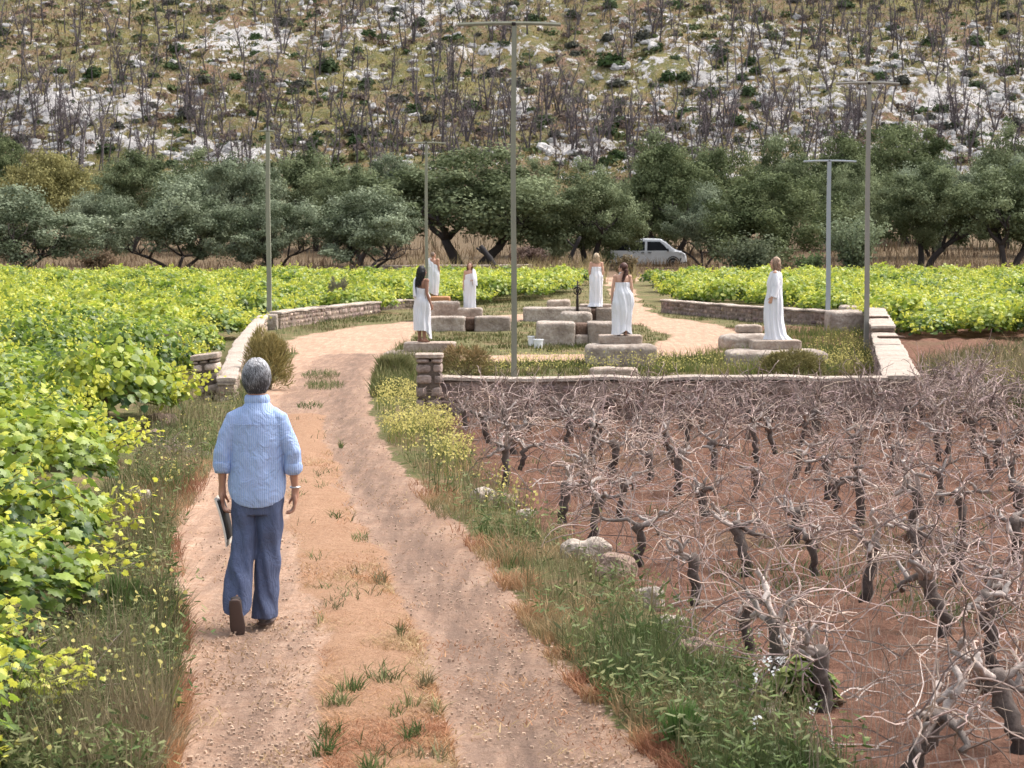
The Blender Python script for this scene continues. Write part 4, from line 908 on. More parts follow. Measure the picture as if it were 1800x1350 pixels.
bush("wild_bush", "dry brownish green bush between the gate pillar and the tall mossy pole", 816, 664, 106, 50, [(.12,.115,.05),(.20,.165,.07),(.33,.22,.11)], 4, 2600, .04, .8, True)
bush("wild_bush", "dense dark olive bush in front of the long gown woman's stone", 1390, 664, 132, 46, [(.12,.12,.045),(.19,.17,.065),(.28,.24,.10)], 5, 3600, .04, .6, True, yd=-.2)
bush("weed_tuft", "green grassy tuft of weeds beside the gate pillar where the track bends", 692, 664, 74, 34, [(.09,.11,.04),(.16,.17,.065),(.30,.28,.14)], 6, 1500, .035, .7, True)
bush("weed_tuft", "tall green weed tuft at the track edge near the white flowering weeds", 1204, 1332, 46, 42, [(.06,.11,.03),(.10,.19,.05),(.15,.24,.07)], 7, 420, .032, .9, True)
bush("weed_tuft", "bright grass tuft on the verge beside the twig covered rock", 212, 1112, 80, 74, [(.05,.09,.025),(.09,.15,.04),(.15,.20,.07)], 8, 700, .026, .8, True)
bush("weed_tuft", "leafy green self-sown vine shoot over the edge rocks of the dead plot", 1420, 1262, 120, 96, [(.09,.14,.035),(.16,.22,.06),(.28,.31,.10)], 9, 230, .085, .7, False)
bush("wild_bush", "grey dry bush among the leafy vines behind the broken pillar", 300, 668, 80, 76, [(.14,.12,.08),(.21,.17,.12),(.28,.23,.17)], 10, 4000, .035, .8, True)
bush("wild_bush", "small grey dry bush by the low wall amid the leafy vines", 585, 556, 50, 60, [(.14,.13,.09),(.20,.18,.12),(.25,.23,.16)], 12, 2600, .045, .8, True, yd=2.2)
# ================================================================== TREES
def tree_proto(seed, H, W, trunks, leafn, cols, leaf=.16, low=.32, trunk_r=.28, name="olive_tree", bark=(.055,.045,.042), lean=0.0, multi=False):
    rng = np.random.default_rng(seed); root = thing(name, "tmp", "tree"); tr = MB(); ends = []
    def grow(p, d, L, r, lev):
        pts = wander(rng, p, d, L, 5, .16 if lev else .10); tr.add(*tube(pts, np.linspace(r, r*.62, 6), 8 if lev == 0 else 5), np.array(bark)*rng.uniform(.8, 1.4)); e = pts[-1]; dd = pts[-1]-pts[-2]; dd /= np.linalg.norm(dd)
        if lev >= 3: ends.append(e); return
        if lev >= 2: ends.append(pts[3])
        for q in range(3 if lev < 2 else 2):
            a = rng.uniform(0, 6.28); out = np.array((math.cos(a)*W/H*.9, math.sin(a)*W/H*.9, rng.uniform(.3, 1.0))); grow(e, dd*.75+out*.85, L*rng.uniform(.55, .8), r*.58, lev+1)
    for q in range(trunks):
        a = q*6.28/max(trunks, 1) + rng.uniform(-.4, .4); sp = .5 if trunks > 1 else .1
        grow((math.cos(a)*trunk_r*.7*(trunks > 1), math.sin(a)*trunk_r*.7*(trunks > 1), -.15), (math.cos(a)*sp+lean, math.sin(a)*sp, 1), H*.30, trunk_r/(trunks**.5), 0)
    # crown: clumps of leaves on a lumpy dome, round the limb ends
    nc = 126; cl = []; sub_ = [(math.cos(a_)*r_, math.sin(a_)*r_, h_, s_) for a_, r_, h_, s_ in zip(rng.uniform(0, 6.28)+np.arange(6)*1.05+rng.normal(size=6)*.25, rng.uniform(.18, .34, 6)*W, rng.uniform(.30+low*.6, .70, 6)*H, rng.uniform(.20, .28, 6)*W)] + [(0, 0, .80*H, .22*W)]
    for q in range(nc):
        b_ = sub_[q % 7]; v_ = rng.normal(size=3); v_ /= np.linalg.norm(v_); v_ *= rng.uniform(.55, 1.08); cl.append((b_[0]+v_[0]*b_[3], b_[1]+v_[1]*b_[3], max(b_[2]+v_[2]*b_[3]*.85, H*(low+.03)), rng.uniform(.05, .115)*W))
    cl = np.array(cl); per = leafn//nc; P = []; Nn = []; tt = []
    for c in cl:
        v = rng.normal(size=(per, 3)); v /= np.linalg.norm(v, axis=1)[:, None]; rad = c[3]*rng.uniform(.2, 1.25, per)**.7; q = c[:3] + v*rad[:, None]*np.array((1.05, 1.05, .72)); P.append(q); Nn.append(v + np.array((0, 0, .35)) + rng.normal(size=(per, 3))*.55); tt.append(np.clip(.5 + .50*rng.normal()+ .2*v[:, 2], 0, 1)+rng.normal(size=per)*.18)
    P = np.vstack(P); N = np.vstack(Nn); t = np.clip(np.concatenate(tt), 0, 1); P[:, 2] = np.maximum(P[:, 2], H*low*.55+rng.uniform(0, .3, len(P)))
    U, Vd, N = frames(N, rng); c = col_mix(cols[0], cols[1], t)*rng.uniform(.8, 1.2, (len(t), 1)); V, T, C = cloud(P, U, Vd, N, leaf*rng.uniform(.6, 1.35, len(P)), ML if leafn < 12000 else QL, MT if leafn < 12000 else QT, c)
    f = mesh("crown", V, T, M_OLIVE, root, C); b = tr.build("trunk", M_BARK, root, True); return root, [f, b]
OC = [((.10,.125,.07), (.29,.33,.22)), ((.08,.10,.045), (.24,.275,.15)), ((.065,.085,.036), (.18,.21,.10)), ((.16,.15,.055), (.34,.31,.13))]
TP = {}
def tproto(kind):
    if kind in TP: return TP[kind]
    k, sd = kind
    if k == 'grey': p = tree_proto(sd, 5, 6.4, 3, 36000, OC[0], .10, .02, .20)
    elif k == 'green': p = tree_proto(sd, 6, 7, 2, 36000, OC[1], .11, .10, .34)
    elif k == 'dark': p = tree_proto(sd, 6, 7, 2, 36000, OC[2], .11, .04, .30)
    elif k == 'gold': p = tree_proto(sd, 5, 6, 2, 24000, OC[3], .11, .10, .2)
    else: p = tree_proto(sd, 5, 4.5, 3, 12800, ((.10,.12,.07), (.22,.25,.17)), .17, .05, .1, name="olive_shrub")
    TP[kind] = (p, [False]); return TP[kind]
TREES = [ # kind, seed, x0, x1, top px, base px, Y, label
 ('grey',1,-95,148,330,470,112,"grey green olive tree with a thick short trunk at the picture edge"),
 ('grey',2,205,420,318,468,114,"round silvery olive tree with low spreading limbs behind the leafy vines"),
 ('grey',3,395,565,345,468,113,"silvery olive tree behind the slim short topped pole"),
 ('grey',2,540,752,340,468,112,"silvery olive tree reaching towards the greenish pole behind the bald man"),
 ('green',4,655,985,262,470,121,"huge dark trunked forked olive tree behind the auburn haired woman"),
 ('green',5,945,1130,288,470,122,"olive tree with a thick gnarled trunk beside the parked van"),
 ('dark',6,1085,1270,258,468,133,"dark olive tree spreading over the roof of the parked van"),
 ('dark',7,1222,1452,300,478,116,"broad dome shaped dark olive tree in front of the van's nose side"),
 ('green',8,1532,1712,288,470,120,"olive tree with a dark upright trunk beyond the right vine field"),
 ('green',4,1672,1870,290,472,118,"olive tree with a stout forked trunk at the far picture edge of the vine field"),
 ('gold',9,8,162,262,430,142,"yellowish olive green tree glowing among the grey ones"),
 ('dark',6,-60,70,240,420,158,"dark tree top behind the yellowish tree by the picture edge"),
 ('green',8,150,300,266,425,146,"green olive tree between the yellowish tree and the round silvery one"),
 ('green',5,270,420,268,425,150,"olive crown rising behind the round silvery tree"),
 ('grey',3,340,500,274,425,144,"pale grey olive crown behind the slim short topped pole"),
 ('green',8,470,660,268,425,148,"green olive crown in the second line over the silvery tree"),
 ('grey',1,610,760,276,430,142,"grey olive crown just beyond the greenish pole's foot line"),
 ('green',5,880,1010,285,430,140,"grey green olive crown behind the tall mossy pole"),
 ('green',5,1062,1232,238,430,146,"tall olive crown standing behind the van tree"),
 ('dark',7,1180,1330,256,430,142,"dark olive crown between the van tree and the dome shaped one"),
 ('green',4,1290,1450,240,430,146,"olive crown behind the dome shaped dark tree"),
 ('dark',6,1400,1560,240,430,150,"dark olive crown behind the pale concrete pole"),
 ('dark',7,1500,1700,212,425,160,"largest dark tree crown at the foot of the rocky slope"),
 ('green',8,1440,1590,285,440,136,"olive tree crown behind the dark shrub next to the poles"),
 ('grey',3,1560,1720,282,440,138,"grey green olive crown in the second line beyond the vine field"),
 ('green',5,1690,1830,228,430,152,"olive crown at the slope foot by the picture edge"),
 ('green',8,560,700,292,445,128,"green olive crown wedged between the silvery tree and the forked olive"),
 ('green',5,1010,1110,300,445,128,"olive crown filling the gap beside the gnarled trunk"),
 ('grey',2,1180,1290,330,450,124,"greyish olive crown low behind the van's roof"),
 ('green',4,1430,1560,318,450,127,"green olive crown behind the feathery dark shrub"),
 ('grey',3,120,240,330,450,128,"pale olive crown in the gap beside the round silvery tree"),
 ('grey',1,1740,1900,262,440,140,"greyish olive crown cut by the picture edge beyond the vine field")]
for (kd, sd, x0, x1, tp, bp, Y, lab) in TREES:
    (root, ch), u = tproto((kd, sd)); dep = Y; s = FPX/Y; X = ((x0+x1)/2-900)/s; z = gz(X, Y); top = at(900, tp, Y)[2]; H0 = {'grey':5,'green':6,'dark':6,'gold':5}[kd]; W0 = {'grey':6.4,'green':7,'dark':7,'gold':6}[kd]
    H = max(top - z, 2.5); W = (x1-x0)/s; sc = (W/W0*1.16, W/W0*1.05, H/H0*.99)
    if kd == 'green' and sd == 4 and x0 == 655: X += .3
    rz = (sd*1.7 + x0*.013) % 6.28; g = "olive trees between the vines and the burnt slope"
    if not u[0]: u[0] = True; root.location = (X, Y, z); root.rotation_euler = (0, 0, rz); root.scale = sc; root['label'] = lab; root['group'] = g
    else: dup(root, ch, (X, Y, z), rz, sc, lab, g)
def shrub(label, x0, x1, tp, Y, seed, cols, n=5200, leaf=.15, up=.5, name="evergreen_shrub", hollow=0):
    rng = np.random.default_rng(seed); s = FPX/Y; X = ((x0+x1)/2-900)/s; z = gz(X, Y); W = (x1-x0)/s; H = at(900, tp, Y)[2]-z; root = thing(name, label, "shrub", (X, Y, z))
    nst = 26; P, N, t, mb = [], [], [], MB(); per = n//nst
    for q in range(nst):
        a = rng.uniform(0, 6.28); o = rng.uniform(.1, 1); st = wander(rng, (0, 0, 0), (math.cos(a)*W/2*o, math.sin(a)*W/2*o, H*rng.uniform(.55, 1.0)), math.hypot(W/2*o, H)*rng.uniform(.7, .95), 8, .10); mb.add(*tube(st, np.linspace(.03, .008, 9), 4), (.10,.085,.065))
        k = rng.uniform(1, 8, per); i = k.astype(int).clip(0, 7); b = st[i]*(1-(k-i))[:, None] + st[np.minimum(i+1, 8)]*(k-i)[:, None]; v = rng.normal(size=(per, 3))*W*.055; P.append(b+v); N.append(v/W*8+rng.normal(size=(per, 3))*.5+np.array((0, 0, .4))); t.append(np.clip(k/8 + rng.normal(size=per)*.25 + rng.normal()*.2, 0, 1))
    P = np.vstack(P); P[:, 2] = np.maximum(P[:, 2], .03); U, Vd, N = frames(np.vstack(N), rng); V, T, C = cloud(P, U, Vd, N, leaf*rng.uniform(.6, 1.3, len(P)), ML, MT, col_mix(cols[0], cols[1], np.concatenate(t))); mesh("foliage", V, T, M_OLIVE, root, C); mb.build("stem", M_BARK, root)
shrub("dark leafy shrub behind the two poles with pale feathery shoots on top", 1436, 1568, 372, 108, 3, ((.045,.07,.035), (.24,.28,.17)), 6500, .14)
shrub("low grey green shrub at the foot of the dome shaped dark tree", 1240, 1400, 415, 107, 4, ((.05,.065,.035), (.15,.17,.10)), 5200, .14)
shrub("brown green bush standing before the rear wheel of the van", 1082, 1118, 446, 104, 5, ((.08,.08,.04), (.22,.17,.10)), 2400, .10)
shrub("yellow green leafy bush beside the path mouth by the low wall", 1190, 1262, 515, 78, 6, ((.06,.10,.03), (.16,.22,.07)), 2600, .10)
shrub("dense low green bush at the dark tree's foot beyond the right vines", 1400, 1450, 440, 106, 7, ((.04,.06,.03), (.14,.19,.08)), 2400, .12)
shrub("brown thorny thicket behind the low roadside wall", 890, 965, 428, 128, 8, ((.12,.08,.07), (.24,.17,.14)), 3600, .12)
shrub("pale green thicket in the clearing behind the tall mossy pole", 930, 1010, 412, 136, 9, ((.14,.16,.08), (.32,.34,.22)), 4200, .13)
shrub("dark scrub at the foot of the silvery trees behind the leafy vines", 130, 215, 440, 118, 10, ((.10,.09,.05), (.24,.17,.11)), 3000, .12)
def leaning(label, pa, pb, Y, r, seed):
    rng = np.random.default_rng(seed); a, b = at(*pa, Y), at(*pb, Y); a[2] = gz(a[0], Y)-.1; root = thing("dead_trunk", label, "tree trunk", tuple(a)); p = wander(rng, (0, 0, 0), b-a, np.linalg.norm(b-a), 7, .06)
    MB().add(*tube(p, np.linspace(r, r*.8, 8)*rng.uniform(.85, 1.25, 8), 8), (.045,.04,.04)).build("trunk", M_BARK, root, True); MB().add(*tube(wander(rng, p[5], (-.6, .1, .3), .7, 4, .2), np.linspace(r*.6, r*.3, 5), 6), (.05,.045,.045)).build("limb", M_BARK, root, True)
leaning("dark leaning dead trunk with a burl, beside the big forked olive tree", (880, 470), (850, 428), 113, .17, 2)
leaning("thin dark leaning trunk in the clearing beside the gnarled olive", (994, 470), (1012, 412), 118, .12, 3)
A = []
def fardry(n, x0, x1, Y0, Y1, h, cols, seed, w=.05):
    Y = RG.uniform(Y0, Y1, n); X = RG.uniform(x0, x1, n)*Y; p = np.stack([X, Y], 1); k = RG.uniform(0, 1, n) < np.clip(.6+1.6*fbm(X*.35, Y*.35, 0, seed, 3), 0, 1); p = p[k]; p = p[masks(p[:, 0], p[:, 1])[0] < .4]; A.append(blades('', p, RG, h, w, cols, .4, cnoise=.3))
fardry(16000, -.30, .30, 103, 145, .55, [(.13,.085,.055),(.22,.15,.095),(.30,.22,.13)], 5, .05)
fardry(12000, -.30, .30, 145, 200, .7, [(.11,.08,.05),(.18,.13,.08),(.12,.12,.06)], 6, .08)
fardry(3500, -.05, .06, 98, 118, .8, [(.28,.22,.10),(.40,.32,.17)], 7, .04)
stuff("dry_far_grass", A)
# ================================================================== THE BURNT SLOPE
def burnt_proto(seed, kind):
    rng = np.random.default_rng(seed); root = thing("burnt_tree", "tmp", "tree"); mb, tw = MB(), MB(); H = 5.0; c = np.array((.095,.080,.080))*rng.uniform(.8, 1.7)
    forks = 1 if kind < 2 else 2
    for f in range(forks):
        st = wander(rng, (0, 0, -.3), (rng.normal()*.10 + (f-.5)*.25*(forks-1), rng.normal()*.1, 1), H*rng.uniform(.85, 1.0), 8, .07); mb.add(*tube(st, np.linspace(.105, .025, 9), 5), c)
        nb = (5, 12, 14)[kind]
        for q in range(nb):
            i = int(rng.integers(2 if kind else 4, 8)); a = rng.uniform(0, 6.28); b = wander(rng, st[i], (math.cos(a), math.sin(a), rng.uniform(.5, 1.6)), rng.uniform(.5, 1.5), 5, .15); mb.add(*tube(b, np.linspace(.035, .012, 6), 3, False), c)
            if kind:
                for _ in range(4):
                    j = int(rng.integers(1, 5)); t = wander(rng, b[j], rng.normal(size=3)*.6+np.array((0, 0, .9)), rng.uniform(.3, .8), 3, .2); tw.add(*tube(t, (.013, .012, .010, .008), 3, False), c*1.3+np.array((.06,.045,.05)))
    ch = [mb.build("trunk", M_BARK, root)]
    if kind: ch.append(tw.build("twig_crown", M_BARK, root))
    return root, ch
BP = [burnt_proto(700+k, (0, 0, 1, 1, 2, 2, 1, 0)[k]) for k in range(8)]; bused = set()
def hillpt(px, py):
    # march the view ray to the slope
    lo, hi = 150.0, 420.0
    Ys = np.linspace(lo, hi, 160); a = (px-900)/FPX; b = -(py-675)/FPX; t = Ys/(CP+b*SP); zr = CAMH + (-SP+b*CP)*t; tz = terrain(a*t, Ys); k = np.argmax(tz > zr)
    if k == 0: return None
    return a*t[k], Ys[k], float(tz[k])
RB = random.Random(21); hp = []
def dens(px, py):
    d = .45 + .9*math.exp(-((px-1550)/330)**2-((py-45)/60)**2) + .8*math.exp(-((px-1050)/170)**2-((py-265)/50)**2) + .7*math.exp(-((px-170)/170)**2-((py-225)/40)**2) + .5*math.exp(-((px-650)/120)**2-((py-70)/60)**2) + .5*math.exp(-((px-800)/120)**2-((py-240)/40)**2) + .5*math.exp(-((px-1400)/150)**2-((py-220)/30)**2)
    return d*(1.5 if py > 200 else 1)*(.6 if 1000 < px < 1500 and 60 < py < 200 else 1)
while len(hp) < 900:
    px, py = RB.uniform(-60, 1860), RB.uniform(-60, 330)
    if RB.random() > dens(px, py): continue
    h = hillpt(px, py)
    if h: hp.append((px, py, h))
hp.sort(key=lambda q: q[2][1]); mbx = MB(); nb_ = 0; cacheB = {}
HZ = ["lowest edge", "lower part", "middle", "upper part"]
def whereh(px, py): return ("lowest" if py > 240 else "low" if py > 160 else "high" if py > 80 else "highest") + " slope above the " + ("yellowish tree" if px < 250 else "silvery olives" if px < 600 else "forked olive" if px < 880 else "van" if px < 1250 else "dome shaped tree" if px < 1500 else "right vine field")
def ordinals(group):
    """name the members of a look-alike row by their order along it"""
    B = {}
    for o in SC.objects:
        if o.get('group') == group and o.parent is None: B.setdefault(o['label'], []).append(o)
    for lab, L in B.items():
        if len(L) > 1:
            for k, o in enumerate(sorted(L, key=lambda o: o.location.x/o.location.y)):
                hd, tl = lab.split('|'); o['label'] = f"{onum(k+1)} {hd.strip()} from the left, {tl.strip()}"
        else: L[0]['label'] = lab.replace(' |', '')
for px, py, (x, y, z) in hp:
    q = RB.randrange(8); root, ch = BP[q]; sc = RB.uniform(.7, 1.3)*(.85 if py < 60 else 1.0); rz = RB.uniform(0, 6.28); vis = -20 < px < 1820 and py > -5
    kd = "bare" if len(ch) == 1 else "twiggy"; lab = f"{kd} {'slim' if sc < .9 else 'tall'} burnt tree | {whereh(px, py)}"
    g = "burnt trees on the rocky slope"
    if vis and nb_ < 296:
        nb_ += 1
        if q not in bused: bused.add(q); root.location = (x, y, z); root.rotation_euler = (0, 0, rz); root.scale = (sc,)*3; root['label'] = lab; root['group'] = g
        else: dup(root, ch, (x, y, z), rz, (sc, sc, sc), lab, g)
    else:
        if q not in cacheB:
            L_ = []
            for c_ in ch:
                me = c_.data; vv = np.empty(len(me.vertices)*3, np.float32); me.vertices.foreach_get('co', vv); tt_ = np.empty(len(me.loops), np.int32); me.loops.foreach_get('vertex_index', tt_); cc = np.empty(len(me.vertices)*4, np.float32); me.color_attributes['col'].data.foreach_get('color', cc); L_.append((vv.reshape(-1, 3), tt_.reshape(-1, 3), cc.reshape(-1, 4)[:, :3]))
            cacheB[q] = L_
        for vv, tt_, cc in cacheB[q]: mbx.add(rotz(vv*sc, rz)+np.array((x, y, z)), tt_, cc)
tag(mbx.build("burnt_wood", M_BARK), kind='stuff')
# green regrowth shrubs and dark scrub
def hill_shrub(seed, cols):
    rng = np.random.default_rng(seed); n = 420; v = rng.normal(size=(n, 3)); v /= np.linalg.norm(v, axis=1)[:, None]; v[:, 2] = np.abs(v[:, 2]); lump = 1+.35*noise3(v[:, 0]*2, v[:, 1]*2, v[:, 2]*2, seed)
    P = v*np.array((1.0, 1.0, 1.15))*(lump*rng.uniform(.55, 1, n))[:, None]; U, Vd, N = frames(v+rng.normal(size=v.shape)*.5, rng); V, T, C = cloud(P, U, Vd, N, .30*rng.uniform(.6, 1.3, n), ML, MT, col_mix(cols[0], cols[1], np.clip(rng.normal(size=n)*.3+.5, 0, 1)))
    o = mesh("green_shrub", V, T, M_SHRUB, None, C); return o
HS = [hill_shrub(1, ((.035,.06,.022),(.075,.115,.04))), hill_shrub(2, ((.04,.065,.03),(.09,.12,.05))), hill_shrub(3, ((.05,.055,.045),(.10,.10,.075))), hill_shrub(4, ((.03,.05,.02),(.06,.10,.03)))]; su = set(); ns = 0
SHM = [(645,68,1.5),(935,38,1.2),(520,105,1.1),(575,125,1.9),(450,150,1.6),(1075,120,2.0),(1130,70,1.4),(355,155,1.2),(270,135,.9),(322,70,1.2),(640,160,1.1),(700,185,1.3),(1355,70,1.1),(1360,105,1.0),(1270,110,1.3),(1240,20,1.1),(1330,130,1.3),(1320,115,1.2),(1550,140,1.2),(1210,205,1.6),(855,90,.9),(535,62,.8)]
allsh = [(a, b, c) for a, b, c in SHM] + [(RB.uniform(-30, 1830), RB.uniform(0, 300), RB.uniform(.5, 1.5)) for _ in range(190)]
for k, (px, py, r) in enumerate(allsh):
    h = hillpt(px, py)
    if not h: continue
    x, y, z = h; q = RB.randrange(4); o = HS[q]; big = "large" if r > 1.3 else ("small" if r < .8 else "mid sized"); lab = f"{big} {'dark green' if q in (0, 3) else 'grey green' if q == 2 else 'green'} shrub | {whereh(px, py)}"
    sc = (r*RB.uniform(.9, 1.35)*.8, r*.8, r*RB.uniform(.7, 1.0)*.8)
    if q in su: o = o.copy(); SC.collection.objects.link(o)
    su.add(q); o.location = (x, y, z-.1); o.scale = sc; o.rotation_euler = (0, 0, RB.uniform(0, 6.28)); tag(o, lab, "shrub", "green shrubs regrowing on the burnt slope")
# limestone boulders
RK = []
for k in range(6):
    V, T = stone((1, 1, .8), 2.6, .30, 3.2, 60+k, 10); o = mesh("limestone_boulder", V, T, M_ROCK0, None, np.broadcast_to(np.array((.56,.535,.51))*(1-.1*(k % 3)), V.shape)); RK.append(o)
ku = set(); cand = []; 
while len(cand) < 1800:
    px, py = RB.uniform(-40, 1840), RB.uniform(-30, 310); h = hillpt(px, py)
    if not h: continue
    rd = float(rock_density(np.array([h[0]]), np.array([h[1]]), np.array([h[2]]))[0])
    if RB.random() < (rd-.12)*1.1: cand.append((RB.uniform(.35, 1.0)*(1.0+1.3*rd*RB.random()**2), px, py, h))
cand.sort(key=lambda q: -q[0]*(600-0*q[2])); mr = MB()
for k, (r, px, py, (x, y, z)) in enumerate(cand):
    q = RB.randrange(6); o = RK[q]; sc = (r*RB.uniform(.5, 1.25), r*RB.uniform(.5, .9), r*RB.uniform(.4, 1.0)); rz = RB.uniform(-.5, .5)
    if k < 290:
        if q in ku: o = o.copy(); SC.collection.objects.link(o)
        ku.add(q); o.location = (x, y, z+.05*r); o.scale = sc; o.rotation_euler = (RB.uniform(-.4, .6), RB.uniform(-.4, .4), rz); tag(o, f"{'big' if r > 1.2 else 'small'} {'long' if sc[0] > 1.35*r else 'blunt'} white boulder | {whereh(px, py)}", "boulder", "limestone boulders on the slope")
    else:
        me = o.data; vv, tt_ = (stone((1, 1, .8), 2.6, .30, 3.2, 60+q, 3)); mr.add(rotz(vv*np.array(sc), rz)+np.array((x, y, z)), tt_, (.53,.51,.485))
tag(mr.build("scattered_limestone", M_ROCK0), kind='stuff')
for g_ in ("burnt trees on the rocky slope", "green shrubs regrowing on the burnt slope", "limestone boulders on the slope"): ordinals(g_)
# low green and brown scrub, too much to count
def scrub():
    rng = np.random.default_rng(12); mb = []; N_ = 2300; px = rng.uniform(-60, 1860, N_*2); k = 0; P, Nn, C, S = [], [], [], []
    Y = rng.uniform(199, 320, N_); X = rng.uniform(-.29, .29, N_)*Y; kk = fbm(X*.06, Y*.05, 0, 77, 3); Z = terrain(X, Y)
    for q in range(N_):
        r = rng.uniform(.25, .75)*(1.2 if kk[q] > 0 else .8); n = 34; v = rng.normal(size=(n, 3)); v /= np.linalg.norm(v, axis=1)[:, None]; v[:, 2] = abs(v[:, 2]); P.append(v*np.array((r*1.3, r, r))*rng.uniform(.6, 1, (n, 1))+np.array((X[q], Y[q], Z[q]))); Nn.append(v)
        c = np.array(((.06,.085,.035), (.10,.12,.05), (.15,.14,.06), (.12,.09,.075), (.17,.12,.09))[int(rng.integers(5))]); C.append(np.broadcast_to(c, (n, 3))*rng.uniform(.6, 1.5, (n, 1))); S.append(np.full(n, .30*r/.5))
    P = np.vstack(P); U, Vd, N = frames(np.vstack(Nn)+rng.normal(size=P.shape)*.4, rng); stuff("slope_scrub", [cloud(P, U, Vd, N, np.concatenate(S)*rng.uniform(.6, 1.3, len(P)), QL, QT, np.vstack(C))], M_SHRUB)
scrub()
# low tufts over the slope
Y = RG.uniform(198, 330, 40000); X = RG.uniform(-.30, .30, 40000)*Y; A = [blades('', np.stack([X, Y], 1), RG, .45, .16, [(.10,.11,.045),(.17,.15,.055),(.22,.17,.08),(.13,.10,.07)], .6, cnoise=.12)]
stuff("slope_undergrowth", A)
# ================================================================== PEOPLE
def voxel(mb, size, smooth=4, name="skin"):
    V, T, _ = mb.arrays(); o = mesh("tmpv", V, T, M_CANE)
    m = o.modifiers.new("r", 'REMESH'); m.mode = 'VOXEL'; m.voxel_size = size; m.use_smooth_shade = True
    s = o.modifiers.new("s", 'SMOOTH'); s.iterations = smooth; s.factor = .5
    dg = bpy.context.evaluated_depsgraph_get(); e = o.evaluated_get(dg); me = e.to_mesh()
    vv = np.empty(len(me.vertices)*3, np.float32); me.vertices.foreach_get('co', vv); me.calc_loop_triangles(); tt = np.empty(len(me.loop_triangles)*3, np.int32); me.loop_triangles.foreach_get('vertices', tt)
    e.to_mesh_clear(); od = o.data; bpy.data.objects.remove(o); bpy.data.meshes.remove(od); return vv.reshape(-1, 3), tt.reshape(-1, 3)
def mat_skin(name, c, c2):
    m = Mat(name); n = m.noise(18, 4, .6, m.coord()); return m.bsdf(m.mix(n, c, c2), .55, bump=m.noise(220, 3, .6, m.coord()), bstr=.15, bdist=.002, spec=.35)
SK1 = mat_skin("skin_fair", (.52,.29,.20), (.60,.36,.26)); SK2 = mat_skin("skin_tan", (.40,.20,.13), (.46,.25,.17)); SK3 = mat_skin("skin_brown", (.26,.13,.085), (.33,.17,.11))
def mat_robe():
    m = Mat("white_cotton"); c = m.coord(); mp = m.n("ShaderNodeMapping"); mp.inputs['Scale'].default_value = (1, 1, .25); m.l(c, mp.inputs[0]); n = m.noise(16, 5, .6, mp.outputs[0], .8)
    return m.bsdf(m.mix(n, (.80,.80,.84), (.90,.90,.92)), .85, bump=n, bstr=.7, bdist=.03, spec=.15, transl=.10)
M_ROBE = mat_robe()
def mat_hair(name, a, b):
    m = Mat(name); at_ = m.attr("col"); return m.bsdf(m.mix(1.0, at_.outputs['Color'], m.ramp(m.noise(60, 3, .5, m.coord()), [(.3, (.7,.7,.7)), (.7, (1.3,1.3,1.3))]), 'MULTIPLY'), .5, spec=.4)
M_HAIR = mat_hair("hair", 0, 0); M_EYE = Mat("eye_dark").bsdf((.03,.02,.018), .2); M_LIP = Mat("lip").bsdf((.38,.12,.10), .5)
def hand(mb, w, d, n, a, curl=.5, sc=1.0):
    w, d, n, a = (np.array(v, float) for v in (w, d, n, a)); d /= np.linalg.norm(d); a = a-(a@d)*d; a /= np.linalg.norm(a); n = np.cross(d, a)*(1 if np.cross(d, a)@n > 0 else -1)
    Rm = np.stack([a, d, n], 1); mb.add(*ell(w+d*.048*sc, (.040*sc, .052*sc, .016*sc), 12, 8, Rm)); mb.add(*capsule(w-d*.02, w+d*.03*sc, .024*sc, .026*sc))
    for off, L in ((-.029, .058), (-.010, .072), (.010, .078), (.029, .070)):
        p = w + d*.085*sc + a*off*sc; v = d + a*off*3; ang = 0
        for k, f in enumerate((.45, .32, .25)):
            ang += curl*(.5, .9, .8)[k]; dv = v*math.cos(ang)+n*math.sin(ang); dv /= np.linalg.norm(dv); q = p+dv*L*f*sc; mb.add(*capsule(p, q, (.0095-.0008*k)*sc, (.0088-.0008*k)*sc, 8)); p = q
    p = w + d*.025*sc + a*.028*sc; v = d*.65+a*.6+n*.35; v /= np.linalg.norm(v); q = p+v*.042*sc; mb.add(*capsule(p, q, .0125*sc, .0105*sc, 8)); v = d*.85+a*.15+n*.45; v /= np.linalg.norm(v); mb.add(*capsule(q, q+v*.034*sc, .0105*sc, .0088*sc, 8))
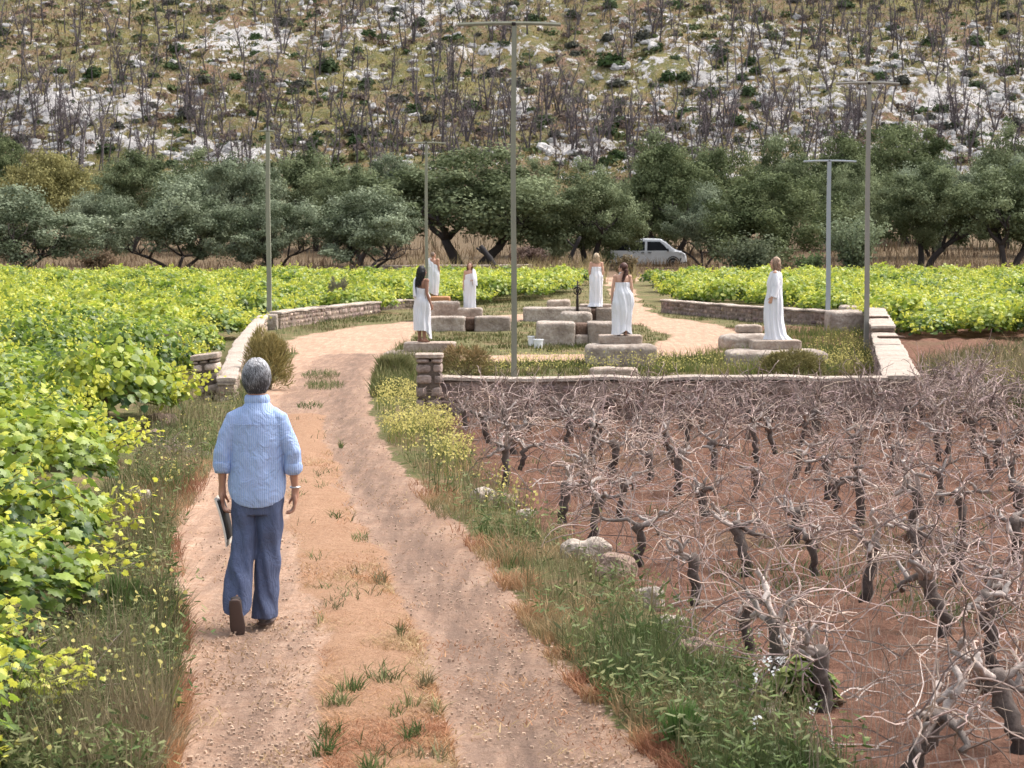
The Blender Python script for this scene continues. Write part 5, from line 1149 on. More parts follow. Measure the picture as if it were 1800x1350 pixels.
def headparts(mb, hc, yaw, jaw=1.0, neckbase=(0, 0, 1.37), nr=.052, pitch=0.0):
    c, s = math.cos(yaw), math.sin(yaw); cp, sp = math.cos(pitch), math.sin(pitch)
    def f(p): x, y, z = p; y, z = y*cp - z*sp, y*sp + z*cp; return (hc[0]+x*c-y*s, hc[1]+x*s+y*c, hc[2]+z)
    Rm = np.array([[c, -s, 0], [s, c, 0], [0, 0, 1.0]])
    mb.add(*ell(f((0, -.008, .015)), (.074, .092, .098), 18, 12, Rm)); mb.add(*ell(f((0, .025, -.055)), (.054*jaw, .062, .060), 14, 9, Rm)); mb.add(*ell(f((0, .062, -.088)), (.022, .022, .018), 10, 7, Rm))
    mb.add(*capsule(f((0, .080, .012)), f((0, .104, -.022)), .009, .0135, 8)); mb.add(*ell(f((0, .082, -.052)), (.024, .012, .011), 10, 6, Rm)); mb.add(*ell(f((0, .070, .034)), (.052, .020, .012), 10, 6, Rm))
    for q in (-1, 1): mb.add(*ell(f((q*.075, -.005, -.005)), (.010, .020, .032), 8, 7, Rm)); mb.add(*ell(f((q*.036, .058, -.022)), (.024, .02, .022), 8, 6, Rm))
    mb.add(*tube([neckbase, (neckbase[0]*.5+hc[0]*.5, neckbase[1]*.5+hc[1]*.5-.005, (neckbase[2]+hc[2])/2-.02), f((0, -.015, -.03))], [nr*1.12, nr, nr*1.03], 14)); return f
def figure(root, skin, sh=((-.165, 0, 1.345), (.165, 0, 1.345)), arms=None, legs=None, head=(0, .01, 1.54), yaw=0.0, pitch=0.0, vox=.008, hips=.1, torso=None, jaw=1.0, nr=.05, hcurl=.5, feet=True, handsc=.95, ar=.036, slim=1.0):
    mb = MB(); T_ = torso or [(.80, .13, .09), (.88, .165, .115), (.96, .162, .112), (1.06, .128, .092), (1.15, .130, .094), (1.25, .150, .104), (1.32, .158, .090), (1.37, .120, .070), (1.41, .06, .05)]
    an = np.linspace(0, 2*np.pi, 24, endpoint=False); mb.add(*loft([[(rx*math.cos(t), ry*math.sin(t), z) for t in an] for z, rx, ry in T_]))
    f = headparts(mb, head, yaw, jaw, (0, -.005, 1.35), nr, pitch)
    for i, (S, A_) in enumerate(zip(sh, arms)):
        E, W_ = A_[0], A_[1]; mb.add(*ell(S, (.055*(ar/.036)**2, .052*ar/.036, .052*(ar/.036)**2))); mb.add(*tube([S, tuple(np.array(S)*.5+np.array(E)*.5), E, tuple(np.array(E)*.6+np.array(W_)*.4), W_], [ar*1.3, ar*1.18, ar*.95, ar*1.0, ar*.66], 12)); mb.add(*ell(E, (ar*.97,)*3))
        d = np.array(A_[2] if len(A_) > 2 else np.array(W_)-np.array(E), float); n = A_[3] if len(A_) > 3 else ((1 if i == 0 else -1), 0, 0); a = A_[4] if len(A_) > 4 else (0, 1, 0); hand(mb, W_, d, n, a, hcurl, handsc)
    for q, L_ in zip((-1, 1), legs or (((-.085, .01, .47), (-.08, -.01, .085), (0, 1, 0)), ((.085, .01, .47), (.08, -.01, .085), (0, 1, 0)))):
        K, An, fd = (np.array(v, float) for v in L_); Hp = np.array((q*hips*.88, 0, .86)); mb.add(*tube([Hp, Hp*.5+K*.5, K, K*.65+An*.35+np.array((0, -.012, 0)), An], list(np.array([.088, .078, .054, .052, .034])*slim), 12)); mb.add(*ell(K, (.052*slim,)*3))
        if feet:
            fd = fd/np.linalg.norm(fd); mb.add(*capsule(An-fd*.035-np.array((0, 0, .045)), An+fd*.10-np.array((0, 0, .058)), .034, .028, 10)); mb.add(*capsule(An, An+fd*.09-np.array((0, 0, .05)), .034, .026, 10)); sd = np.cross(fd, (0, 0, 1.0))
            for t in range(5): p = An+fd*.125-np.array((0, 0, .070))+sd*(t-2)*.0165*(1); mb.add(*capsule(p-fd*.02, p+fd*(.028-.004*abs(t-1)), .013, .010, 7))
    V, T = voxel(mb, vox, 3); body = mesh("body", V, T, skin, root, None, True)
    return body, f
def eyes(root, f):
    for q in (-1, 1):
        mesh("eye", *ell(f((q*.031, .078, .008)), (.011, .007, .006), 8, 6), M_EYE, root, None, True)
    mesh("mouth", *ell(f((0, .090, -.052)), (.020, .006, .006), 8, 6), M_LIP, root, None, True)
def robe(root, name, rings, fold=.018, nf=9, seed=0, hem=None, top=None, n=84, m=44, twist=.6, thick=.006, mat=None):
    """rings: (z, cx, cy, rx, ry) from bottom to top"""
    Rg = np.array(rings, float); t = np.linspace(0, 1, m); zz = np.interp(t, np.linspace(0, 1, len(Rg)), Rg[:, 0]); a = np.linspace(0, 2*np.pi, n, endpoint=False); out = []
    for lay in (0, 1):
        L_ = []
        for k, z in enumerate(zz):
            cx, cy, rx, ry = (np.interp(t[k], np.linspace(0, 1, len(Rg)), Rg[:, c]) for c in (1, 2, 3, 4)); am = fold*(1-.65*t[k]); ph = a*nf + twist*math.sin(t[k]*3+seed) + 1.4*noise3(a*1.3, t[k]*2, 0, seed); w_ = 1.35*am*(np.sin(ph)+.5*np.sin(2.3*ph+seed)) + .012*noise3(a*2.2, t[k]*6, 1, seed+2) - lay*thick
            # diagonal pulls in the cloth
            w_ = w_ + .008*np.sin(a*2+t[k]*17+seed)*(np.sin(t[k]*math.pi)**.5)
            f = 1 + w_/((rx+ry)/2); z2 = z + (hem(a)*(1-t[k])**2 if hem else 0) + (top(a)*t[k]**3 if top else 0); L_.append(np.stack([cx+rx*f*np.cos(a), cy+ry*f*np.sin(a), z2+0*a], 1))
        out += L_ if lay == 0 else L_[::-1]
    out.append(out[0]); V, T = loft(out, False); return mesh(name, V, T, mat or M_ROBE, root, None, True)
def sash(root, name, pts, wid, thick=.02, seed=0, folds=4):
    """cloth band along a path; pts (x,y,z), wid = (half width list), width axis across the path"""
    P = np.array(pts, float); m = 30; t = np.linspace(0, 1, m); P = np.stack([np.interp(t, np.linspace(0, 1, len(P)), P[:, c]) for c in range(3)], 1); k = np.ones(5)/5
    for c in range(3): P[2:-2, c] = np.convolve(P[:, c], k, 'valid')
    W = np.interp(t, np.linspace(0, 1, len(wid)), wid); Tn = np.gradient(P, axis=0); Tn /= np.linalg.norm(Tn, axis=1)[:, None]; cen = np.array((0, 0, 1.2)); O = P-cen; O[:, 2] *= .4; O = O-(O*Tn).sum(1)[:, None]*Tn; O /= np.linalg.norm(O, axis=1)[:, None]; S = np.cross(Tn, O); rings = []; a = np.linspace(0, 2*np.pi, 26, endpoint=False)
    for q in range(m):
        x = np.cos(a); y = np.sin(a); w_ = thick*.35*np.sin(x*folds*2.2+seed+t[q]*2); rings.append(P[q] + S[q]*(x*W[q])[:, None] + O[q]*(y*thick*.6+w_)[:, None])
    return mesh(name, *loft(rings), M_ROBE, root, None, True)
def hair(root, f, yaw, cols, length, n=420, seed=0, spread=.09, back=True, wave=.012, bulk=1.0, face=62, pony=False, r0=.0042, drift=(0, 0)):
    rng = np.random.default_rng(seed); mb = MB(); cols = np.array(cols, float); c, s = math.cos(yaw), math.sin(yaw)
    Rm = np.array([[c, -s, 0], [s, c, 0], [0, 0, 1.0]]); base = np.array(f((0, -.022, .026)))
    mb.add(*ell(base, (.080*bulk, .090*bulk, .096*bulk), 20, 14, Rm), cols[0])
    if length > .15 and not pony:
        zs = np.linspace(0, -length*.93, 9); P = [base + Rm @ np.array((0, -.035-.015*q/9, z)) + np.array((*np.array(drift)*q/9, 0)) for q, z in enumerate(zs)]; an = np.linspace(0, 2*np.pi, 18, endpoint=False)
        mb.add(*loft([[p + Rm @ np.array((math.cos(t)*(.075*bulk+spread*.25)*(1-.45*(q/8)**3), math.sin(t)*.052*bulk*(1-.5*q/8), 0)) for t in an] for q, p in enumerate(P)]), cols[0])
    for q in range(n):
        az = math.radians(rng.uniform(90+face, 450-face)); k0 = rng.uniform(.05, .9); pts = []; th0 = k0*1.1; 
        L = length*rng.uniform(.8, 1.05)
        for u in np.linspace(0, 1, 5): th = th0+(1.65-th0)*u; pts.append((.082*bulk*math.sin(th)*math.cos(az)*1.02, -.022+.094*bulk*math.sin(th)*math.sin(az), .026+.100*bulk*math.cos(th)))
        x, y, z = pts[-1]
        if pony: pts.append((0, -.115, .0)); x, y, z = 0, -.125, -.01
        for u in np.linspace(.15, 1, 7): pts.append((x*(1+.15*u)*(1 if not pony else 0)+ (rng.normal()*.012+ math.sin(u*9+q)*wave)*(2 if pony else 1) + (rng.normal()*.022 if pony else 0) , (y if abs(y) > 0 else 0)*(1-.25*u) - .02*u + math.cos(u*8+q*1.7)*wave, z - L*u))
        W = [np.array(f(p)) + np.array((*np.array(drift)*max(0, (i-4)/7), 0)) for i, p in enumerate(pts)]
        if length < .12: W = W[:6]
        cc = cols[0]*(1-rng.random()) + cols[-1]*rng.random(); mb.add(*tube(W, np.linspace(r0, r0*.5, len(W)), 4, False), cc)
    return mb.build("hair", M_HAIR, root, True)
def ctop(yt, yb, s, zb): return zb + (yb-yt)/s
def place(px, s, gap): Y = FPX/s + gap; return (px-900)/(FPX/Y), Y
AR_DOWN = lambda q, o=.05: ((q*(.20+o*.4), -.015, 1.08), (q*(.215+o), .03, .84))
def person(label, px, s, gap, ztop, H, rz): X, Y = place(px, s, gap); r = thing("person", label, "person", (X, Y, ztop), rz, None, H/1.65); return r
# A: black hair, body turned away to the right
zA = (635-619)/86 - .012 + (620-603)/86
r = person("barefoot woman with long black hair in a calf length white wrap behind the gate pillar", 742, 86, .45, zA, 1.56, R(-48))
b, f = figure(r, SK3, arms=(((-.21, .03, 1.09), (-.20, .12, .86)), ((.20, -.03, 1.08), (.235, .05, .84))), yaw=R(-8)); eyes(r, f)
robe(r, "white_wrap", [(.26, .01, .0, .195, .165), (.5, 0, 0, .190, .160), (.8, 0, 0, .195, .155), (.98, 0, 0, .185, .14), (1.10, 0, 0, .155, .125), (1.22, 0, .0, .163, .125)], .016, 10, 1, hem=lambda a: -.19*np.clip(np.cos(a-.9), 0, 1)**3, top=lambda a: .05*np.cos(a-2.6))
sash(r, "shoulder_drape", [(-.06, -.155, .98), (-.10, -.15, 1.18), (-.135, -.10, 1.36), (-.125, .0, 1.42), (-.10, .09, 1.34), (-.03, .14, 1.18)], (.10, .08, .06, .055, .07, .09), .03, 1)
hair(r, f, 0, [(.010,.009,.010), (.035,.03,.03)], .34, 380, 1, wave=.006, bulk=1.06, face=50, drift=(-.02, -.03))
# B: bald man
r = person("bald man in a white toga over one shoulder, standing on the orange brown wooden plinth", 762, 48, .40, (546-521)/48, 1.60, R(-28))
b, f = figure(r, SK2, sh=((-.185, 0, 1.36), (.185, 0, 1.36)), arms=(((-.23, .02, 1.09), (-.21, .14, .86)), ((.24, .0, 1.10), (.20, .10, .86))), yaw=R(-25), nr=.06, ar=.043, vox=.009, torso=[(.80, .14, .1), (.88, .165, .12), (1.0, .165, .125), (1.15, .165, .115), (1.28, .18, .115), (1.35, .165, .095), (1.39, .10, .07), (1.42, .06, .05)]); eyes(r, f)
robe(r, "white_toga", [(.10, -.01, .0, .17, .15), (.5, 0, 0, .22, .18), (.85, 0, 0, .235, .18), (1.05, 0, 0, .215, .165), (1.22, -.02, 0, .195, .15), (1.33, -.04, 0, .165, .125)], .020, 8, 2, hem=lambda a: -.07*np.cos(a), top=lambda a: -.10*np.cos(a))
sash(r, "shoulder_drape", [(-.08, -.17, 1.05), (-.14, -.14, 1.28), (-.165, 0, 1.43), (-.12, .12, 1.3), (0, .18, 1.1), (.12, .19, .9)], (.12, .09, .075, .08, .09, .10), .03, 2)
hair(r, f, R(-25), [(.20,.12,.085), (.30,.24,.20)], .02, 160, 2, bulk=.985, face=95, r0=.002)
# C: auburn hair, faces the camera
r = person("auburn haired woman facing the camera in a one shouldered white robe on the square block", 826, 56.6, .45, (560-541)/56.6, 1.50, R(172))
b, f = figure(r, SK1, arms=(((-.22, -.02, 1.10), (-.16, .12, 1.05), (.7, .5, .1)), ((.205, -.01, 1.08), (.225, .03, .84))), yaw=R(4)); eyes(r, f)
robe(r, "white_robe", [(.03, 0, .0, .20, .15), (.4, 0, 0, .185, .145), (.8, 0, 0, .19, .145), (1.0, 0, 0, .175, .135), (1.12, 0, 0, .16, .125), (1.27, 0, .0, .168, .12)], .018, 10, 3, top=lambda a: -.04*np.cos(a))
sash(r, "shoulder_drape", [(-.06, -.14, 1.1), (-.12, -.12, 1.3), (-.15, .0, 1.42), (-.17, .11, 1.3), (-.20, .15, 1.1), (-.22, .13, .86)], (.09, .08, .07, .09, .10, .09), .035, 3)
hair(r, f, 0, [(.10,.035,.018), (.28,.12,.06)], .26, 340, 3, wave=.010, bulk=1.04, face=46)
# D: blond, from behind
r = person("blond woman seen from behind in a strapless white dress on the wide platform block", 1048, 56.6, .55, (566-541)/56.6 + .02, 1.66, R(4))
b, f = figure(r, SK1, arms=(((-.215, -.01, 1.09), (-.175, .13, .93)), ((.215, -.01, 1.09), (.175, .13, .93))), yaw=0); eyes(r, f)
robe(r, "strapless_dress", [(.01, -.03, -.02, .22, .17), (.12, 0, 0, .175, .145), (.45, 0, 0, .18, .145), (.80, 0, 0, .20, .155), (.95, 0, 0, .195, .15), (1.10, 0, 0, .150, .12), (1.24, 0, .0, .163, .12)], .015, 9, 4)
hair(r, f, 0, [(.42,.30,.18), (.66,.53,.38)], .20, 360, 4, wave=.007, bulk=1.05, face=46)
# E: dark ponytail, head to the left
r = person("woman with dark wavy ponytail in a backless white dress, seen from behind", 1094, 89, .55, (644-607)/89.8 - .012 + 15/89.8, 1.44, R(0))
b, f = figure(r, SK1, arms=(((-.225, -.02, 1.09), (-.245, .02, .84)), ((.215, -.0, 1.09), (.20, .08, .86))), yaw=R(62)); eyes(r, f)
robe(r, "backless_dress", [(.02, -.01, .0, .20, .16), (.22, 0, 0, .19, .155), (.5, 0, 0, .215, .17), (.74, 0, -.01, .235, .18), (.95, 0, -.01, .21, .16), (1.10, 0, 0, .155, .125), (1.22, 0, .0, .165, .122)], .020, 7, 5, twist=2.0, hem=lambda a: .10*np.clip(np.cos(a+1.1), 0, 1)**8)
sash(r, "neck_strap", [(-.10, .12, 1.22), (-.075, .09, 1.36), (-.06, .0, 1.435), (.0, -.035, 1.45), (.06, .0, 1.435), (.075, .09, 1.36), (.10, .12, 1.22)], (.04, .03, .02, .02, .02, .03, .04), .02, 4)
hair(r, f, R(62), [(.045,.018,.014), (.16,.07,.05)], .29, 520, 5, wave=.020, bulk=1.06, face=62, pony=True, drift=(-.06, -.02), r0=.006)
# F: long light brown hair, long sleeved gown, profile to the left
r = person("woman with long light brown hair in a long sleeved white gown, seen side on", 1362, 89.5, .5, (648-618)/91.5 - .012 + 17/91.5, 1.62, R(84))
b, f = figure(r, SK1, arms=(((-.19, -.03, 1.09), (-.19, .06, .86)), ((.19, -.03, 1.08), (.20, .05, .84))), yaw=R(6)); eyes(r, f)
robe(r, "long_gown", [(.0, 0, -.05, .24, .26), (.10, 0, -.02, .21, .20), (.4, 0, .02, .185, .175), (.8, 0, .02, .18, .165), (1.0, 0, .01, .17, .15), (1.15, 0, .01, .165, .14), (1.28, 0, .0, .175, .125), (1.37, 0, 0, .125, .10), (1.40, 0, 0, .09, .08)], .016, 11, 6, top=lambda a: -.03*np.sin(a))
for q in (-1, 1):
    V, T = tube([(q*.13, 0, 1.36), (q*.17, -.005, 1.31), (q*.19, -.03, 1.08), (q*.198, .01, .96), (q*.20, .04, .87)], [.06, .065, .058, .062, .072], 16, False); V = V + .008*np.stack([noise3(V[:, 0]*30, V[:, 1]*30, V[:, 2]*12, k) for k in (1, 2, 3)], 1); mesh("sleeve", V, T, M_ROBE, r, None, True)
hair(r, f, R(6), [(.22,.13,.08), (.46,.32,.22)], .40, 420, 6, wave=.006, bulk=1.05, face=44)

# ---- the walker
def mat_shirt():
    m = Mat("striped_linen"); c = m.coord(); sx = m.n("ShaderNodeSeparateXYZ"); m.l(c, sx.inputs[0]); wob = m.noise(9, 3, .5, c)
    x = m.math('ADD', sx.outputs[0], m.math('MULTIPLY', wob, .010)); st = m.math('SINE', m.math('MULTIPLY', x, 2*math.pi/.0135)); f = m.ramp(m.math('ADD', m.math('MULTIPLY', st, .5), .5), [(.35, (0,0,0)), (.75, (1,1,1))])
    col = m.mix(m.math('MULTIPLY', f, .55), (.34,.46,.74), (.52,.61,.80)); n = m.noise(5, 5, .6, c, 1.0); col = m.mix(m.ramp(n, [(.45, (0,0,0)), (.75, (.3,.3,.3))]), col, (.42,.46,.72))
    mp = m.n("ShaderNodeMapping"); mp.inputs['Scale'].default_value = (1, 1, .9); m.l(c, mp.inputs[0]); h = m.math('ADD', m.math('MULTIPLY', m.noise(11, 5, .6, mp.outputs[0], 1.2), 1.2), m.math('MULTIPLY', st, .035))
    return m.bsdf(col, .85, bump=h, bstr=.85, bdist=.03, spec=.15, transl=.06)
def mat_trouser():
    m = Mat("blue_linen"); c = m.coord(); n = m.noise(7, 6, .65, c, .8); n2 = m.noise(260, 2, .6, c); col = m.mix(n, (.045,.058,.115), (.13,.155,.245)); col = m.mix(m.math('MULTIPLY', n2, .35), col, (.15,.18,.28))
    mp = m.n("ShaderNodeMapping"); mp.inputs['Scale'].default_value = (1.5, 1.5, .8); m.l(c, mp.inputs[0]); return m.bsdf(col, .9, bump=m.math('ADD', m.noise(10, 5, .6, mp.outputs[0], 1.5), m.math('MULTIPLY', n2, .1)), bstr=.9, bdist=.03, spec=.1)
wx, wy = g2(455, 1099)
W_ = thing("person", "grey haired person walking away in light blue striped shirt and wide blue trousers", "person", (wx, wy, gz(wx, wy)), 0, None, (.94, .94, 1.0))
Lh, Rh = (-.235, .01, .845), (.245, .02, .835)
lg = (((-.075, .0, .47), (-.115, -.21, .20), (0, .34, -1.0)), ((.075, .02, .47), (.035, .02, .085), (.12, 1, 0)))
body, f = figure(W_, SK2, sh=((-.145, 0, 1.28), (.145, 0, 1.28)), arms=(((-.225, -.045, 1.06), Lh, (-.02, .12, -1), (1, 0, 0), (0, 1, 0)), ((.232, -.04, 1.06), Rh, (-.06, .10, -1), (-1, 0, 0), (-.15, 1, 0))), legs=lg, head=(-.004, .03, 1.545), yaw=0, pitch=-.10, vox=.0055, feet=False, hcurl=.65, nr=.058, handsc=1.05, ar=.031, slim=.62, torso=[(.80, .12, .08), (.88, .14, .09), (1.0, .13, .09), (1.15, .125, .085), (1.25, .135, .085), (1.31, .12, .07), (1.35, .09, .06), (1.39, .06, .05)])
eyes(W_, f)
# shirt: torso and sleeves as one cloth
mb = MB(); an = np.linspace(0, 2*np.pi, 48, endpoint=False)
TR = [(.745, .178, .128), (.80, .188, .140), (.90, .192, .142), (1.0, .183, .134), (1.10, .178, .128), (1.20, .182, .122), (1.27, .178, .114), (1.32, .148, .100), (1.36, .105, .080), (1.40, .070, .062)]
rings = []
for z, rx, ry in TR:
    fz = 1 - sstep(.745, 1.0, z); row = []
    for t in an: zz = z + (.055*abs(math.cos(t))**2.5 if z < .85 else 0)*fz; row.append((rx*math.cos(t), ry*math.sin(t)*(1+.0*fz) - .006*fz + .004, zz))
    rings.append(row)
mb.add(*loft(rings)); EL = ((-.225, -.045, 1.06), (.232, -.04, 1.06)); 
for q, E in zip((-1, 1), EL):
    Hn = np.array(Lh if q < 0 else Rh); E_ = np.array(E); c_ = E_*.72+Hn*.28 + np.array((q*.004, 0, 0)); mb.add(*tube([(q*.09, 0, 1.315), (q*.148, 0, 1.285), (q*.192, -.02, 1.18), tuple(E_+np.array((q*.004, 0, .02))), tuple(c_)], [.055, .064, .063, .055, .053], 18))
    mb.add(*ell((q*.150, .0, 1.285), (.058, .060, .055)))
mb.add(*tube([(0, .008, 1.375), (0, .012, 1.415)], [.075, .066], 24))
V, T = voxel(mb, .0065, 4)
k = 1.0; V = V + (np.stack([noise3(V[:, 0]*11, V[:, 1]*11, V[:, 2]*8, k_) for k_ in (11, 12, 13)], 1)*.0065 + np.stack([noise3(V[:, 0]*24, V[:, 1]*24, V[:, 2]*19, k_) for k_ in (14, 15, 16)], 1)*.0022)*np.array((1, 1, .4))
M_SHIRT = mat_shirt(); shirt = mesh("shirt", V, T, M_SHIRT, W_, None, True)
a_ = np.linspace(0, 2*np.pi, 33); V, T = tube([(.070*math.cos(t), .012+.064*math.sin(t), 1.406) for t in a_], .0155, 8); V[:, 2] = 1.408 + (V[:, 2]-1.408)*2.2; mesh("collar", V, T, M_SHIRT, shirt, None, True)
V, T = tube([(x, -.124-.006*math.cos(x*9)*0 + .40*x*x*1.0, 1.262 + .02*math.sin(x*8)*0) for x in np.linspace(-.165, .165, 17)], .0022, 5); mesh("yoke_seam", V, T, M_SHIRT, shirt, None, True)
for q, E in zip((-1, 1), EL):
    Hn = np.array(Lh if q < 0 else Rh); E_ = np.array(E); d_ = (Hn-E_)/np.linalg.norm(Hn-E_); c_ = E_*.70+Hn*.30; V, T = tube([c_-d_*.045, c_-d_*.030, c_, c_+d_*.028, c_+d_*.036], [.050, .057, .060, .057, .046], 22); V = V + np.stack([noise3(V[:, 0]*28, V[:, 1]*28, V[:, 2]*40, k_) for k_ in (21, 22, 23)], 1)*.010; mesh("rolled_cuff", V, T, M_SHIRT, shirt, None, True)
# trousers
mb = MB(); mb.add(*loft([[(rx*math.cos(t), ry*math.sin(t), z) for t in an] for z, rx, ry in ((.70, .165, .115), (.78, .168, .12), (.86, .162, .118), (.95, .145, .11))]))
def legloft(path):
    return loft([[(cx+rx*math.cos(t)+.006*math.sin(3*t+z*9), cy+ry*math.sin(t), z+tl*math.sin(t)+tx*math.cos(t)) for t in an] for z, cx, cy, rx, ry, tl, tx in path])
mb.add(*legloft([(.050, .036, .0, .080, .110, .0, 0), (.12, .040, .0, .080, .106, 0, 0), (.30, .054, .005, .081, .098, 0, 0), (.48, .068, .012, .084, .094, 0, 0), (.64, .083, .008, .086, .102, 0, 0), (.80, .085, 0, .084, .108, 0, 0)]))
mb.add(*legloft([(.150, -.122, -.170, .090, .100, .06, -.012), (.22, -.120, -.155, .090, .100, .05, 0), (.34, -.108, -.10, .088, .098, .03, 0), (.48, -.090, -.03, .086, .096, 0, 0), (.64, -.083, .002, .087, .102, 0, 0), (.80, -.085, 0, .086, .108, 0, 0)]))
V, T = voxel(mb, .0065, 4); fo = .010*np.sin(V[:, 0]*60+V[:, 2]*14+3*noise3(V[:, 0]*8, V[:, 1]*8, V[:, 2]*4, 5))*np.clip((.8-V[:, 2])*2.2, .15, 1); V = V + np.stack([noise3(V[:, 0]*12, V[:, 1]*12, V[:, 2]*10, k_) for k_ in (31, 32, 33)], 1)*.011*np.array((1, 1, .3)); V[:, 1] += fo; V[:, 0] += .35*fo
mesh("trousers", V, T, mat_trouser(), W_, None, True)
M_SHOE = Mat("dark_shoe").bsdf((.045,.035,.032), .8); M_SOLE = Mat("shoe_sole").bsdf((.10,.07,.06), .95, bump=None); M_UP = Mat("grey_shoe").bsdf((.11,.10,.10), .8)
def shoe(an_, fd, up, mat):
    """foot frame: fd towards the toes, up away from the sole"""
    fd, up = np.array(fd, float), np.array(up, float); fd /= np.linalg.norm(fd); up = up-(up@fd)*fd; up /= np.linalg.norm(up); sd = np.cross(fd, up); o = np.array(an_, float); rings, rings2 = [], []; a = np.linspace(0, 2*np.pi, 20, endpoint=False)
    for t, w, h in ((-.068, .018, .02), (-.06, .031, .045), (-.03, .036, .062), (.02, .037, .056), (.07, .043, .036), (.12, .046, .026), (.165, .036, .020), (.185, .014, .012)):
        rings.append([o+fd*t+sd*w*math.cos(b)+up*(-.085+.024+h*.5+(h*.5+.004)*math.sin(b)) for b in a]); rings2.append([o+fd*t*1.03+sd*(w+.005)*math.cos(b)+up*(-.073+.011*math.sin(b)) for b in a])
    s_ = mesh("shoe", *loft(rings), mat, W_, None, True); mesh("sole", *loft(rings2), M_SOLE, s_, None, True); return s_
shoe((.035, .02, .088), (.12, 1, 0), (0, 0, 1), M_UP); shoe((-.112, -.225, .172), (.05, .38, -1.0), (0, 1, .38), M_SHOE)
def short_hair(root, f, seed=1, n=2000):
    rng = np.random.default_rng(seed); mb = MB(); c0 = np.array((0, -.018, -.002)); R3 = np.array((.092, .103, .118))
    V, T = ell((0, 0, 0), R3*.97, 28, 20); V = V*(1+.03*noise3(V[:, 0]*40, V[:, 1]*40, V[:, 2]*40, 3))[:, None]; keep = V.copy(); V = V + c0; low = keep[:, 2] < -.02; V[low, 1] = np.minimum(V[low, 1], .01); V[:, 2] = np.maximum(V[:, 2], c0[2]-.100); V = np.array([f(p) for p in V]); mb.add(V, T, (.05,.046,.048))
    for q in range(n):
        th = math.acos(rng.uniform(-.62, 1)); az = rng.uniform(0, 6.28)
        if math.sin(az) > .35 and th > .9: continue
        if math.sin(az) > -.1 and th > 1.75: continue
        L = rng.uniform(.3, .7); sw = rng.normal()*.25 + .2; P = []
        for u in (0, .33, .66, 1): a = th+L*u; b = az+sw*u; k = 1.0+.035*math.sin(u*3.1)+rng.normal()*.003; P.append(f(c0 + R3*k*np.array((math.sin(a)*math.cos(b), math.sin(a)*math.sin(b), math.cos(a)))))
        g = np.clip(.55*math.cos(th)+.12+.30*rng.normal()+.15*math.sin(az*3+th*4), 0, 1); mb.add(*tube(P, [.0030, .0036, .003, .001], 3, False), np.array((.05,.047,.05))*(1-g)+np.array((.50,.50,.52))*g)
    return mb.build("hair", M_HAIR, root, True)
short_hair(W_, f)
# watch and folder
V, T = tube([(.245+.031*math.cos(t), .016+.028*math.sin(t), .862) for t in np.linspace(0, 2*np.pi, 25)], .006, 6); wt = mesh("wristwatch", V, T, Mat("watch_steel").bsdf((.6,.6,.6), .3, metal=.8), W_, None, True)
fo_ = thing("folder", "thin cream covered folder with black papers held in the walker's left hand", "folder", (wx, wy, gz(wx, wy)))
cm = Mat("cream_card").bsdf((.62,.56,.47), .8); bk = Mat("black_cover").bsdf((.02,.02,.022), .6)
def plate(name, x, th, y0, y1, z0, z1, sk, mat, sh=0.0):
    V, T = cubegrid(6); V = V*np.array((th/2, (y1-y0)/2, (z1-z0)/2)) + np.array((x, (y0+y1)/2, (z0+z1)/2)); u = (z1-V[:, 2]); V[:, 0] += sk*u + .012*np.sin(u*9); V[:, 1] += sh*u; return mesh(name, V, T, mat, fo_)
plate("cover", -.258, .006, -.075, .17, .50, .80, .22, cm); plate("black_cover", -.240, .014, -.06, .16, .545, .785, .20, bk); plate("paper", -.250, .006, -.068, .165, .53, .792, .21, Mat("paper_sheet").bsdf((.75,.73,.68), .8))
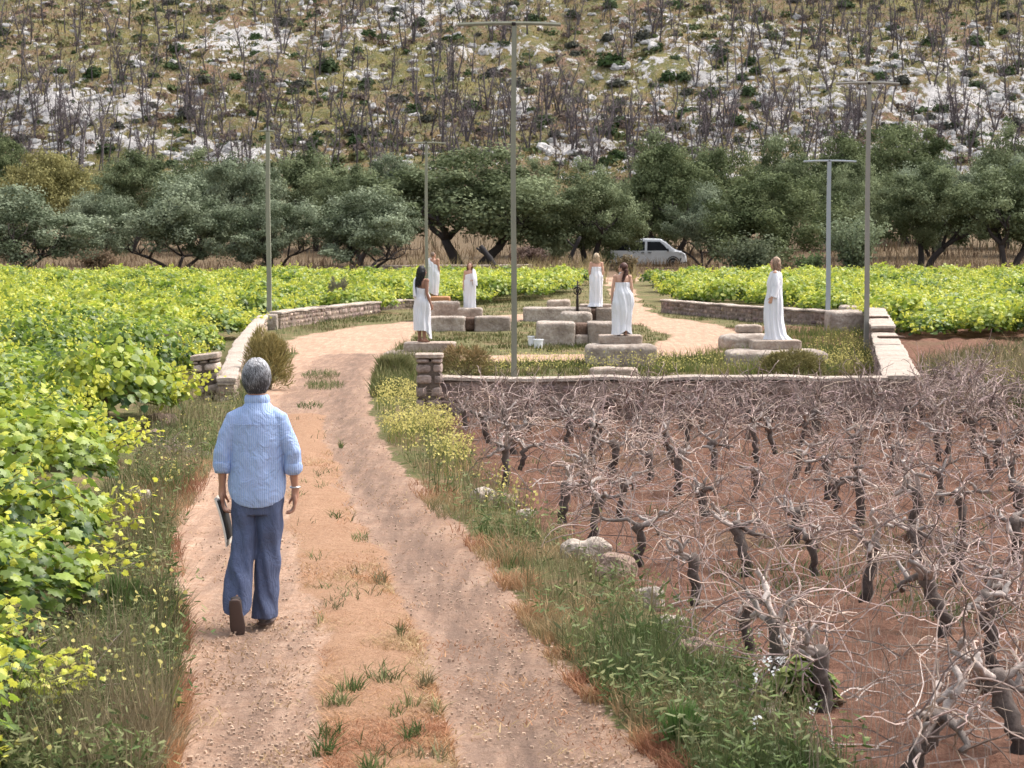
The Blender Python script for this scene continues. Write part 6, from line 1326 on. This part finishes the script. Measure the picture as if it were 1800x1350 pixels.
# ================================================================== THE VAN
def van():
    Y = 128.0; s = FPX/Y; X = (1139-900)/s; z = float(at(900, 471, Y)[2]); root = thing("parked_van", "white passenger van with dark windows parked behind the gnarled olive trunk", "van", (X, Y, z), R(-4), None, .95)
    paint = Mat("white_paint").bsdf((.62,.64,.67), .35, spec=.5); gl = Mat("dark_glass").bsdf((.008,.009,.011), .25, spec=.15); bl = Mat("black_plastic").bsdf((.02,.02,.022), .6)
    xs = [-2.46, -2.42, -2.2, -1.2, 0, .8, 1.15, 1.5, 1.8, 2.2, 2.42, 2.50]; zt = [1.1, 1.75, 1.90, 1.93, 1.93, 1.90, 1.72, 1.42, 1.20, 1.08, .92, .70]; zb = [.45, .32, .28, .26, .26, .26, .26, .26, .27, .28, .32, .42]; wd = [.80, .90, .94, .96, .96, .96, .96, .95, .94, .88, .78, .66]
    rings = []
    for x, t, b, w in zip(xs, zt, zb, wd):
        roofw = w*(.80 if t > 1.5 else .88); sh = min(1.08, t-.06); rings.append([(x, -w*.96, b), (x, -w, b+.12), (x, -w, (b+sh)/2), (x, -w*.985, sh), (x, -(roofw+.04), t-.10), (x, -roofw, t-.03), (x, -roofw*.6, t), (x, 0, t+.01), (x, roofw*.6, t), (x, roofw, t-.03), (x, roofw+.04, t-.10), (x, w*.985, sh), (x, w, (b+sh)/2), (x, w, b+.12), (x, w*.96, b), (x, 0, b)])
    MB().add(*loft(rings)).build("body", paint, root, False)
    def side(name, poly, mat, sgn, out=.012, par=None):
        P = []
        for x, zz in poly:
            w = np.interp(x, xs, wd); t = np.interp(x, xs, zt); u = np.clip((zz-1.08)/max(t-.10-1.08, .05), 0, 1); y = w*.985*(1-u)+(w*.80+.04)*u if zz > 1.08 else w; P.append((x, y, zz))
        P = np.array(P); P0 = P.copy(); P0[:, 1] -= .03; P[:, 1] += out; n = len(P); V = np.vstack([P, P0]); V[:, 1] *= sgn; T = [(0, i, i+1) for i in range(1, n-1)] + [(i, (i+1) % n, n+i) for i in range(n)] + [((i+1) % n, n+(i+1) % n, n+i) for i in range(n)]; return mesh(name, V, T, mat, par or root)
    for sg in (-1, 1):
        side("side_window", [(-2.28, 1.14), (-1.25, 1.14), (-1.25, 1.72), (-2.2, 1.72)], gl, sg); side("side_window", [(-1.19, 1.14), (-.22, 1.14), (-.22, 1.72), (-1.19, 1.72)], gl, sg); side("front_window", [(-.06, 1.14), (1.32, 1.14), (1.02, 1.50), (.74, 1.72), (-.06, 1.72)], gl, sg)
        d_ = side("door", [(-.14, .40), (1.12, .40), (1.34, .9), (1.36, 1.10), (-.14, 1.10)], paint, sg, .008); side("door_handle", [(-.02, .98), (.20, .98), (.20, 1.03), (-.02, 1.03)], bl, sg, .03, d_); d_ = side("sliding_door", [(-1.22, .38), (-.20, .38), (-.20, 1.10), (-1.22, 1.10)], paint, sg, .008); side("door_handle", [(-.46, .98), (-.26, .98), (-.26, 1.03), (-.46, 1.03)], bl, sg, .03, d_)
        side("sill", [(-2.3, .28), (2.2, .28), (2.2, .38), (-2.3, .38)], bl, sg, .015)
        side("headlight", [(2.02, .86), (2.36, .72), (2.38, .86), (2.05, 1.02)], Mat("lamp_glass").bsdf((.45,.47,.5), .1), sg, .015); side("front_bumper", [(1.98, .30), (2.44, .34), (2.44, .62), (2.1, .66)], bl, sg, .02)
        for x in (-1.62, 1.62):
            a = np.linspace(0, 2*np.pi, 25); arch = MB().add(*loft([[(x+r*math.cos(t), sg*y, .36+r*math.sin(t)) for t in a[:-1]] for r, y in ((.42, .70), (.42, .965), (.36, .968), (.36, .70))])).build("wheel_arch", bl, root)
            wh = thing("wheel", None, None, (x, sg*.86, .34)); wh.parent = root
            rr = [[(r*math.cos(t), sg*y, r*math.sin(t)) for t in a[:-1]] for r, y in ((.24, -.1), (.33, -.1), (.34, 0), (.33, .105), (.24, .115))]; mesh("tyre", *loft(rr), bl, wh, None, True); mesh("rim", *loft([[(r*math.cos(t), sg*y, r*math.sin(t)) for t in a[:-1]] for r, y in ((.23, .0), (.23, .11), (.15, .118), (.05, .09))]), Mat("wheel_rim").bsdf((.28,.28,.29), .4, metal=.5), wh, None, True)
        m_ = MB().add(*(lambda VT: (VT[0]+np.array((1.28, sg*1.06, 1.18)), VT[1]))(stone((.12, .22, .2), 4, .01, 2, 1, 5))).build("wing_mirror", bl, root, True)
    # windscreen, rear window, grille
    def quad(name, pts, mat): P = np.array(pts, float); return mesh(name, np.vstack([P, P-np.array((0, 0, .02))]), [(0, 1, 2), (0, 2, 3), (4, 6, 5), (4, 7, 6), (0, 4, 1), (4, 5, 1), (1, 5, 2), (5, 6, 2), (2, 6, 3), (6, 7, 3), (3, 7, 0), (7, 4, 0)], mat, root)
    quad("windscreen", [(.98, -.74, 1.84), (1.78, -.80, 1.24), (1.78, .80, 1.24), (.98, .74, 1.84)], gl); quad("bonnet_panel", [(1.86, -.72, 1.20), (2.38, -.62, 1.00), (2.38, .62, 1.00), (1.86, .72, 1.20)], paint)
    MB().add(*(lambda VT: (VT[0]+np.array((2.49, 0, .52)), VT[1]))(stone((.08, 1.2, .34), 8, .01, 2, 1, 5))).build("grille", bl, root, True)
van()
